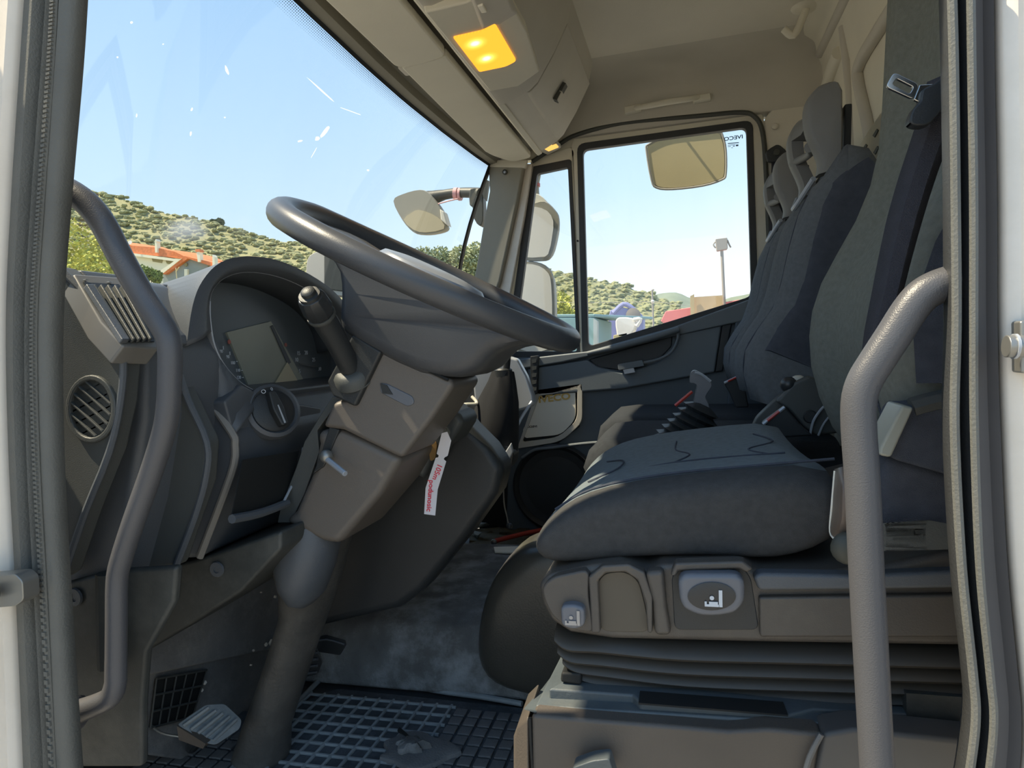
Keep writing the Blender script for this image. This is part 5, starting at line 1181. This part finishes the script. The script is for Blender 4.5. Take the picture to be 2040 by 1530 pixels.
obj('mount', prism(cr(PL([(936, 376), (956, 378), (962, 392), (962, 440), (955, 450), (944, 436), (941, 412), (935, 408)], 2.03), 2, True), (0, .05, 0)), DARKM, fm, bevel=.006)
obj('fin', prism(PL([(963, 356), (974, 360), (968, 400), (962, 392)], 2.02), (0, .02, 0)), DARKM, fm)

km = mir('kerb_mirror', 'wide kerb mirror hanging above the passenger window', [(1370, 320)], 2.2, .1)
KMo = [(1288, 300), (1292, 288), (1330, 272), (1400, 264), (1432, 262), (1440, 272), (1446, 300), (1446, 346), (1438, 358), (1400, 370), (1340, 377), (1308, 374), (1298, 358)]
shell(km, KMo, 2.25, 2.36, .7, MIRH)
obj('mirror_glass', prism(cr([P(1369+(a-1369)*.955, 320+(b-320)*.94, 2.243) for a, b in KMo], 2, True), (0, .004, 0)), mat('kerb_painted_reflection', RGB(212, 196, 152), .3, .03), km, flat=True)  # reflection is painted as one flat tan, the face reflects little
obj('bracket', prism(PL([(1318, 284), (1330, 270), (1360, 258), (1380, 250), (1370, 270), (1345, 280)], 2.27), (0, .05, 0)), DARKM, km, bevel=.004)
obj('hanger', tube([P(1345, 276, 2.29), P(1338, 240, 2.24), P(1330, 190, 2.10), P(1330, 170, 2.0)], .005, 8, 3), DARKM, km)
obj('rim', tube(cr(PL(KMo, 2.243), 3, True), .0045, 8, 1, closed=True), mat('mirror_rim', RGB(170, 165, 155), .5), km)

MIRW = mat('painted_sky_reflection', RGB(250, 246, 236), .25, .0, spec=.8)  # plain white face, the reflected bright sky is painted in
mm = mir('main_mirror', 'upper door mirror with a bright face outside the quarter window', [(1080, 460)], 2.2, .1)
MO = [(1046, 420), (1060, 406), (1085, 400), (1106, 418), (1114, 436), (1110, 470), (1098, 512), (1080, 520), (1044, 518), (1038, 505), (1040, 460)]
shell(mm, MO, 2.25, 2.36, .8, MIRH)
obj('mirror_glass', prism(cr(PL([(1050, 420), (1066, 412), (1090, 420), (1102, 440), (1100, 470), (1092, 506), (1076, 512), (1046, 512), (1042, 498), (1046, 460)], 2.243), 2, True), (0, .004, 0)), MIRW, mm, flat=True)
obj('hinge_cap', prism(cr(PL([(1052, 402), (1056, 388), (1072, 386), (1090, 402), (1092, 414), (1074, 408)], 2.27), 2, True), (0, .06, 0)), TRIMB, mm, bevel=.005)
wm = mir('wide_angle_mirror', 'lower tall mirror with a white face painted as reflected sky outside the quarter window', [(1070, 570)], 2.2, .1)
WO = [(1038, 530), (1046, 520), (1078, 524), (1098, 540), (1104, 566), (1106, 640), (1100, 700), (1030, 700), (1030, 600)]
shell(wm, WO, 2.25, 2.36, .85, MIRH)
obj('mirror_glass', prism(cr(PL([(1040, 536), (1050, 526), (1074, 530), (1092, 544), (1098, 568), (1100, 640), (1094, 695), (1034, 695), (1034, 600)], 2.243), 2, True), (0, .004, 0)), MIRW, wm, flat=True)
obj('support_arm', tube([P(1060, 690, 2.34), P(1040, 702, 2.30), P(1010, 712, 2.10), P(1000, 720, 2.02)], .010, 8, 3), DARKM, wm)
obj('support_arm', tube([P(1060, 500, 2.345), P(1058, 530, 2.345), P(1058, 560, 2.345)], .010, 8, 3), DARKM, mm)
bc = mir('mirror_arm', 'grey mirror arm end with a red band above the upper door mirror', [(1068, 370)], 2.2, .1, cat='mirror arm')
obj('cap', tube([P(1070, 400, 2.30), P(1066, 372, 2.30), P(1066, 350, 2.30), P(1066, 335, 2.30)], [.012, .018, .026, .022], 14, 4), MIRH, bc)
obj('red_band', tube([P(1066, 372, 2.30), P(1066, 366, 2.30)], .0235, 14, 1), RED, bc)

# ================================================================== OUTDOORS
def hazy(name, col, rough=.95, var=.25, scale=.4, **k): return mat(name, col, rough, var, scale, **k)  # distance haze is put into these outdoor base colours
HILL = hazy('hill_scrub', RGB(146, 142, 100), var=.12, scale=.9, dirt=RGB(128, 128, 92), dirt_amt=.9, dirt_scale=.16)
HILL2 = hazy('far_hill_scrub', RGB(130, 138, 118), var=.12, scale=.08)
def hill(name, sky, y, depth, m, lab, amp, nx=170, nz=26, seed=0, foot=-3):
    pts = [P(a, b, y) for a, b in sky]; rows = []
    x0, x1 = pts[0].x, pts[-1].x
    def hz_(x):
        for p, q in zip(pts, pts[1:]):
            if p.x <= x <= q.x: return p.z+(q.z-p.z)*(x-p.x)/(q.x-p.x)
        return pts[-1].z
    for j in range(nz+1):
        t = j/nz; row = []
        for i in range(nx+1):
            x = x0+(x1-x0)*i/nx; H = hz_(x)
            z = foot+(H-foot)*t**.8
            n = noise.fractal(V((x*.06, t*6, seed)), 1.0, 2.0, 5)*amp*.6 + abs(noise.noise(V((x*.35, t*30, seed+3))))*amp
            row.append(V((x, y-depth*(1-t)+n*2*(1-t)*0+n*1.2, z+n*(.25+.45*t))))
        rows.append(row)
    back = [V((p.x, p.y+depth, foot)) for p in rows[-1]]
    rows.append(back)
    o = obj(name, sheet(rows), m, smooth_ang=180); return tag(o, lab, 'hill')
hill('scrub_hill', [(-900, 330), (-300, 330), (0, 350), (120, 378), (190, 385), (250, 399), (330, 426), (400, 440), (430, 447), (500, 468), (560, 482), (640, 492), (740, 502), (840, 515), (940, 530), (1060, 534), (1120, 545), (1170, 556), (1250, 575), (1310, 596), (1370, 622), (1500, 660), (1700, 700)], 260, 130, HILL, 'green scrub-covered hillside sloping down behind the houses', 3.4)
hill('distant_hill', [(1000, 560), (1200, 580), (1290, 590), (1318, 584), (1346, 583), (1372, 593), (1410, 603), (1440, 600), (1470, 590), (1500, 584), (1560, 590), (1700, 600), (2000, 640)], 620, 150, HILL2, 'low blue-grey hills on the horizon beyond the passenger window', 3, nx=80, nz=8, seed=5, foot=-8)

bs_ = NB(); ico = bmesh.new(); bmesh.ops.create_icosphere(ico, subdivisions=1, radius=1.0)
iv = [v.co.copy() for v in ico.verts]; fi = [[v.index for v in f.verts] for f in ico.faces]; ico.free()
hl = bpy.data.objects['scrub_hill'].data
vv = [v.co.copy() for v in hl.vertices]; NXh = 171
cand = [i for i in range(len(vv)-NXh) if vv[i].x < 60 and vv[i].x > -330 and i//NXh > 5]
for _ in range(14000):
    a = vv[random.choice(cand)]; c = a+V((random.uniform(-2, 2), random.uniform(-3, 1), random.uniform(-.6, .5)))
    c.z -= .5
    r = random.uniform(.8, 2.2)*(1.15 if random.random() < .08 else .8)
    q = [bs_.verts.new(c+V((p.x*r, p.y*r, p.z*r*.5))*random.uniform(.8, 1.2)) for p in iv]
    for f in fi: bs_.faces.new([q[k] for k in f])
tag(obj('hillside_scrub', bs_, hazy('scrub', RGB(150, 149, 106), var=.12, scale=.12), flat=True), 'rounded bushes covering the green hillside', 'bushes', kind='stuff')

def leafball(bm, c, r, n, s, sz=1.0):
    for _ in range(n):
        d = V((random.gauss(0, 1), random.gauss(0, 1), random.gauss(0, 1))).normalized()*r*random.uniform(.6, 1.02)
        d.z *= sz; p = V(c)+d
        a = V((random.uniform(-1, 1), random.uniform(-1, 1), random.uniform(-1, 1))).normalized(); b = a.orthogonal().normalized()
        bm.faces.new([bm.verts.new(p+a*s), bm.verts.new(p+b*s*.6), bm.verts.new(p-a*s), bm.verts.new(p-b*s*.6)])
def tree(name, px, py, y, r, lab, m, n=900, leaf=.25, blobs=6, spread=1.0, group=None):
    c = P(px, py, y); t = thing(name, V((c.x, c.y, GZ)), lab, 'tree', group)
    bm = NB()
    for i in range(blobs):
        leafball(bm, c+V((random.uniform(-1, 1)*r*spread, random.uniform(-1, 1)*r*.5, random.uniform(-.6, .5)*r)), r*random.uniform(.45, .75), n//blobs, leaf)
    tag(obj('foliage', bm, m, t, flat=True), kind='stuff')
    obj('trunk', tube([V((c.x, c.y, GZ)), V((c.x+.1*r, c.y, (GZ+c.z)/2)), c], [.09*r, .07*r, .03*r], 8, 2), mat('bark', RGB(110, 96, 74), .9, .2, 4), t)
    return t
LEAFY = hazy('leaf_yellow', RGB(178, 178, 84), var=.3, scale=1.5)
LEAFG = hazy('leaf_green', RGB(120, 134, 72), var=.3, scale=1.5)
tree('leafy_tree', 130, 520, 22, 2.3, 'bright yellow-green tree filling the gap behind the left grab handle', LEAFY, 9000, .085, 14, 1.0)
tree('leafy_tree', 225, 590, 24, 1.0, 'yellow-green bush just below the red-roofed house, right of the brightest tree', LEAFY, 4200, .08, 8, 1.0)
tree('leafy_tree', 300, 545, 60, 1.1, 'small dark green tree in front of the white house wall', LEAFG, 2600, .14, 7, .9)
tree('leafy_tree', 430, 444, 262, 2.6, 'round dark tree standing up on the hill crest', hazy('leaf_dark', RGB(84, 98, 62), var=.25, scale=.5), 2600, .7, 5, .6)
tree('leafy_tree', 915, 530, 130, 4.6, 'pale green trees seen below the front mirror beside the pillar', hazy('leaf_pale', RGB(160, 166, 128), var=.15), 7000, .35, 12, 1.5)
tree('leafy_tree', 1108, 622, 70, 2.2, 'yellowish bushes seen through the quarter window', LEAFY, 4000, .2, 10, 1.2)

# houses
RT = mat('roof_tiles', RGB(222, 128, 78), .9, .15, 3); WW = mat('house_wall', RGB(240, 232, 205), .9, .04, .5)
GW = mat('grey_gable', RGB(150, 156, 150), .9, .06, .6); SH = mat('house_opening_tan', RGB(150, 140, 100), .9, .06, .6)  # last tan is shared by the windows and gable vent
h1 = thing('white_house', V((P(310, 510, 95).x, 95, GZ)), 'white house with a long orange tiled roof on the slope', 'house')
y = 95
obj('wall', prism([P(255, 503, y), P(366, 520, y), P(340, 560, y), P(300, 600, y), P(255, 600, y)], (0, 9, 0)), WW, h1)
obj('roof', prism([P(238, 480, y-.6), P(262, 489, y-.6), P(310, 493, y-.6), P(347, 501, y-.6), P(370, 512, y-.6), P(366, 516, y-.6), P(262, 504, y-.6), P(238, 500, y-.6)], (0, 10, .3)), RT, h1)
obj('eaves', prism([P(262, 504, y-.9), P(360, 517, y-.9), P(358, 522, y-.9), P(268, 510, y-.9)], (0, .6, 0)), WW, h1)
obj('window', prism([P(302, 514, y-.1), P(324, 517, y-.1), P(322, 524, y-.1), P(304, 521, y-.1)], (0, .3, 0)), SH, h1)
obj('window', prism([P(330, 519, y-.1), P(352, 522, y-.1), P(346, 528, y-.1), P(332, 525, y-.1)], (0, .3, 0)), SH, h1)
obj('chimney', prism([P(308, 480, y-1), P(312, 480, y-1), P(313, 503, y-1), P(309, 503, y-1)], (0, .8, 0)), WW, h1)
obj('chimney_cap', prism([P(308, 481, y-1.05), P(310, 476, y-1.05), P(313, 481, y-1.05)], (0, .9, 0)), WW, h1)
obj('satellite_dish', lathe(P(259, 483, y-1.5), V((.2, -1, .2)), [(.02, -.1), (.30, -.04), (.36, .02)], 16), PAINT, h1)
obj('mast', tube([P(259, 484, y-1.3), P(259, 471, y-1.3)], .04, 6, 1), ALU, h1)
h2 = thing('grey_house', V((P(370, 530, 70).x, 70, GZ)), 'grey gabled house with two chimneys in front of the white house', 'house')
y = 70
obj('gable_wall', prism([P(325, 545, y), P(368, 512, y), P(374, 513, y), P(414, 528, y), P(414, 600, y), P(325, 600, y)], (0, 6, 0)), GW, h2)
obj('roof', prism([P(322, 546, y-.5), P(368, 510, y-.5), P(384, 514, y-.5), P(420, 522, y-.5), P(420, 530, y-.5), P(374, 515, y-.5), P(330, 546, y-.5)], (0, 7, .0)), RT, h2)
obj('white_verge', prism([P(325, 544, y-.6), P(362, 515, y-.6), P(350, 518, y-.6), P(318, 540, y-.6)], (0, .3, 0)), WW, h2)
obj('gable_vent', lathe(P(371, 527, y-.1), -YV, [(.22, 0), (.22, .1)], 12), SH, h2)
obj('post', prism([P(367, 536, y-.3), P(373, 536, y-.3), P(373, 552, y-.3), P(367, 552, y-.3)], (0, .3, 0)), WW, h2)
obj('chimney', prism([P(391, 500, y-.7), P(397, 500, y-.7), P(399, 522, y-.7), P(394, 522, y-.7)], (0, .6, 0)), WW, h2)
obj('chimney_cap', prism([P(388, 497, y-.75), P(397, 496, y-.75), P(399, 501, y-.75), P(390, 502, y-.75)], (0, .7, 0)), RT, h2)
obj('chimney', prism([P(423, 507, y-.7), P(427, 512, y-.7), P(428, 532, y-.7), P(423, 532, y-.7)], (0, .6, 0)), WW, h2)
tag(obj('bare_branch', tube([V((P(352, 552, 60).x, 60, GZ)), P(352, 552, 60), P(351, 541, 60), P(357, 532, 60)], .05, 6, 2), mat('branch', RGB(214, 196, 150), .9)), 'pale forked bare branch in front of the grey house', 'branch')

# the slope the houses stand on
rows = []
def sst(t): t = max(0, min(1, t)); return t*t*(3-2*t)
for j in range(25):
    yy = 30+j*5
    rows.append([V((-260+i*6, yy, GZ+.02+13*sst((yy-32)/66)*sst((-(-260+i*6)-22)/34))) for i in range(42)])
sl_o = obj('slope_ground', sheet(rows), HILL); tag(sl_o, kind='structure')
def foot(t, x0, x1, y0, y1, ztop, m, name='foundation'):
    obj(name, box(((x0+x1)/2, (y0+y1)/2, (ztop+GZ)/2), (x1-x0, y1-y0, ztop-GZ)), m, t)
a_, b_ = P(256, 590, 95), P(330, 590, 95); foot(h1, a_.x, b_.x, 95.1, 103, a_.z, WW)
a_, b_ = P(326, 590, 70), P(412, 590, 70); foot(h2, a_.x, b_.x, 70.1, 76, a_.z, GW)
# smoke drifting over the hill
sm = bpy.data.materials.new('smoke'); sm.use_nodes = True; n = sm.node_tree; n.nodes.clear()
out = n.nodes.new('ShaderNodeOutputMaterial'); vs_ = n.nodes.new('ShaderNodeVolumePrincipled')
vs_.inputs['Color'].default_value = (.85, .9, 1, 1); vs_.inputs['Anisotropy'].default_value = .2
t = n.nodes.new('ShaderNodeTexCoord'); nz = n.nodes.new('ShaderNodeTexNoise'); nz.inputs['Scale'].default_value = .07; nz.inputs['Detail'].default_value = 4
n.links.new(t.outputs['Object'], nz.inputs['Vector'])
gr_ = n.nodes.new('ShaderNodeTexGradient'); gr_.gradient_type = 'SPHERICAL'
mp = n.nodes.new('ShaderNodeMapping'); mp.vector_type = 'TEXTURE'
sc = P(400, 455, 190); mp.inputs['Location'].default_value = sc; mp.inputs['Scale'].default_value = (24, 6, 5)
n.links.new(t.outputs['Object'], mp.inputs[0]); n.links.new(mp.outputs[0], gr_.inputs[0])
m1 = n.nodes.new('ShaderNodeMapRange'); m1.inputs[1].default_value = .42; m1.inputs[2].default_value = .7; m1.inputs[4].default_value = .16
n.links.new(nz.outputs[0], m1.inputs[0])
m2 = n.nodes.new('ShaderNodeMath'); m2.operation = 'MULTIPLY'; n.links.new(m1.outputs[0], m2.inputs[0]); n.links.new(gr_.outputs[1], m2.inputs[1])
n.links.new(m2.outputs[0], vs_.inputs['Density']); n.links.new(vs_.outputs[0], out.inputs['Volume'])
so2 = obj('smoke_plume', ball(sc, 1, n=16, sc=(24, 6, 5)), sm); tag(so2, 'thin bluish smoke drifting across the green hillside', 'smoke', kind='stuff')

# right hand side: lamp posts, trucks, container
def GR(x, y): return V((x, y, GZ))
c = P(1437, 486, 26); fl = thing('floodlight_post', V((c.x+.1, 26, GZ)), 'tall floodlight post with a square double lamp head', 'lamp post')
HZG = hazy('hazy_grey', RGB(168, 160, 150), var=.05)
obj('post', tube([V((P(1444, 590, 26).x, 26, GZ)), P(1438, 500, 26)], .06, 10, 1), HZG, fl)
for dx in (-.0,):
    obj('lamp_head', prism(rnd(PL([(1425, 476), (1449, 473), (1450, 496), (1428, 500)], 25.9), .05), (0, .3, 0)), HZG, fl, bevel=.02)
obj('lamp_ear', tube([P(1425, 482, 26), P(1421, 488, 26), P(1426, 494, 26)], .03, 6, 2), HZG, fl)
obj('lamp_ear', tube([P(1449, 478, 26), P(1453, 488, 26), P(1456, 493, 26)], .03, 6, 2), HZG, fl)
sl2 = thing('street_lamp', V((P(1300, 600, 48).x, 48, GZ)), 'thin street lamp pole against the hill', 'lamp post')
obj('pole', tube([V((P(1301, 640, 48).x, 48, GZ)), P(1299, 578, 48)], .07, 8, 1), HZG, sl2)
obj('lamp_arm', tube([P(1299, 578, 48), P(1303, 577, 48)], .07, 6, 1), HZG, sl2)
obj('lamp_globe', ball(P(1300, 601, 47.9), .14), PAINT, sl2)
wr_ = thing('overhead_wire', P(1200, 602, 47), 'pale overhead wire stretched across the hillside', 'wire')
obj('strand', tube([P(1090, 601, 47), P(1200, 603, 47), P(1300, 601, 47), P(1350, 607, 47), P(1400, 612, 47)], .018, 6, 4), HZG, wr_)
BL = hazy('hazy_blue_paint', RGB(146, 148, 192), .6, .1); RDp = hazy('hazy_red_paint', RGB(238, 134, 128), .6, .05)
tr = thing('blue_machine', V((P(1245, 620, 34).x, 34, GZ)), 'blue machine with a raised arm parked beyond the container', 'truck')
obj('body', prism(PL([(1212, 632), (1216, 618), (1240, 612), (1262, 618), (1282, 632), (1282, 680), (1212, 680)], 34), (0, 1.5, 0)), BL, tr, bevel=.05)
obj('arm', tube([P(1222, 624, 34), P(1242, 606, 34), P(1262, 616, 34), P(1280, 636, 34)], .12, 8, 3), BL, tr)
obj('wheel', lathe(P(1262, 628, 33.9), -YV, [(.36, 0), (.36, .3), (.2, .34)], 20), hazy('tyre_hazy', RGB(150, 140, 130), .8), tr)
rt = thing('red_trailer', V((P(1390, 630, 26).x, 26, GZ)), 'red tipper trailer parked behind the floodlight post', 'trailer')
obj('side_board', prism(PL([(1316, 640), (1326, 620), (1480, 596), (1560, 590), (1560, 625), (1480, 628), (1420, 632), (1330, 646)], 26), (0, 2.2, 0)), RDp, rt, bevel=.03)
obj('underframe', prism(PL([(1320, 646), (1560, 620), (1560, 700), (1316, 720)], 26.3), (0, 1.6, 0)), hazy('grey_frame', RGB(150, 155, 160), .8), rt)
obj('top_board', prism(PL([(1380, 592), (1440, 588), (1438, 634), (1382, 634)], 25.6), (0, .15, 0)), hazy('pale_board', RGB(220, 186, 140), .8), rt)
obj('stake', prism(PL([(1375, 590), (1383, 586), (1384, 650), (1376, 650)], 25.4), (0, .15, 0)), hazy('pale_stake', RGB(204, 178, 130), .8), rt)
tc_ = thing('teal_container', V((P(1170, 660, 12).x, 12, GZ)), 'pale teal flat-topped container outside the passenger door', 'container')
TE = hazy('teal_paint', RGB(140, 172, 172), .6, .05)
obj('box', prism(PL([(1095, 632), (1185, 632), (1185, 760), (1095, 760)], 12), (0, 3.0, 0)), TE, tc_, bevel=.03)
obj('lid', prism([P(1090, 632, 12), P(1185, 632, 12), P(1190, 632, 12)+V((.9, 3, .0)), P(1090, 632, 12)+V((0, 3, 0))], (0, 0, .06)), TE, tc_, bevel=.02)
obj('corner_post', prism(PL([(1182, 634), (1190, 640), (1190, 760), (1182, 760)], 11.95), (0, .2, 0)), hazy('pale_post', RGB(200, 206, 200), .7), tc_)
wt = thing('white_tank', V((P(1240, 660, 9).x, 9, GZ)), 'small bright white drum with a spout outside the passenger window', 'tank')
obj('drum', prism(cr(PL([(1226, 640), (1234, 632), (1262, 634), (1268, 646), (1256, 668), (1232, 672), (1228, 660)], 9), 2, True), (0, .4, 0)), PAINT, wt, bevel=.03)
obj('spout', tube([P(1262, 637, 9), P(1276, 636, 9), P(1268, 650, 9)], .03, 8, 3), PAINT, wt)
obj('pallet', prism(PL([(1222, 668), (1250, 662), (1254, 760), (1222, 760)], 9), (0, .4, 0)), hazy('pallet_wood', RGB(190, 176, 130), .8), wt, bevel=.01)

for t, p0, p1, y0, y1, m in ((tr, (1214, 678), (1280, 678), 34.1, 35.4, BL), (tc_, (1097, 755), (1183, 755), 12.1, 14.9, TE), (wt, (1224, 755), (1250, 755), 9.05, 9.35, MATS['pallet_wood'])):
    a_, b_ = P(p0[0], p0[1], y0), P(p1[0], p1[1], y0); foot(t, a_.x, b_.x, y0, y1, a_.z, m, 'lower_body')
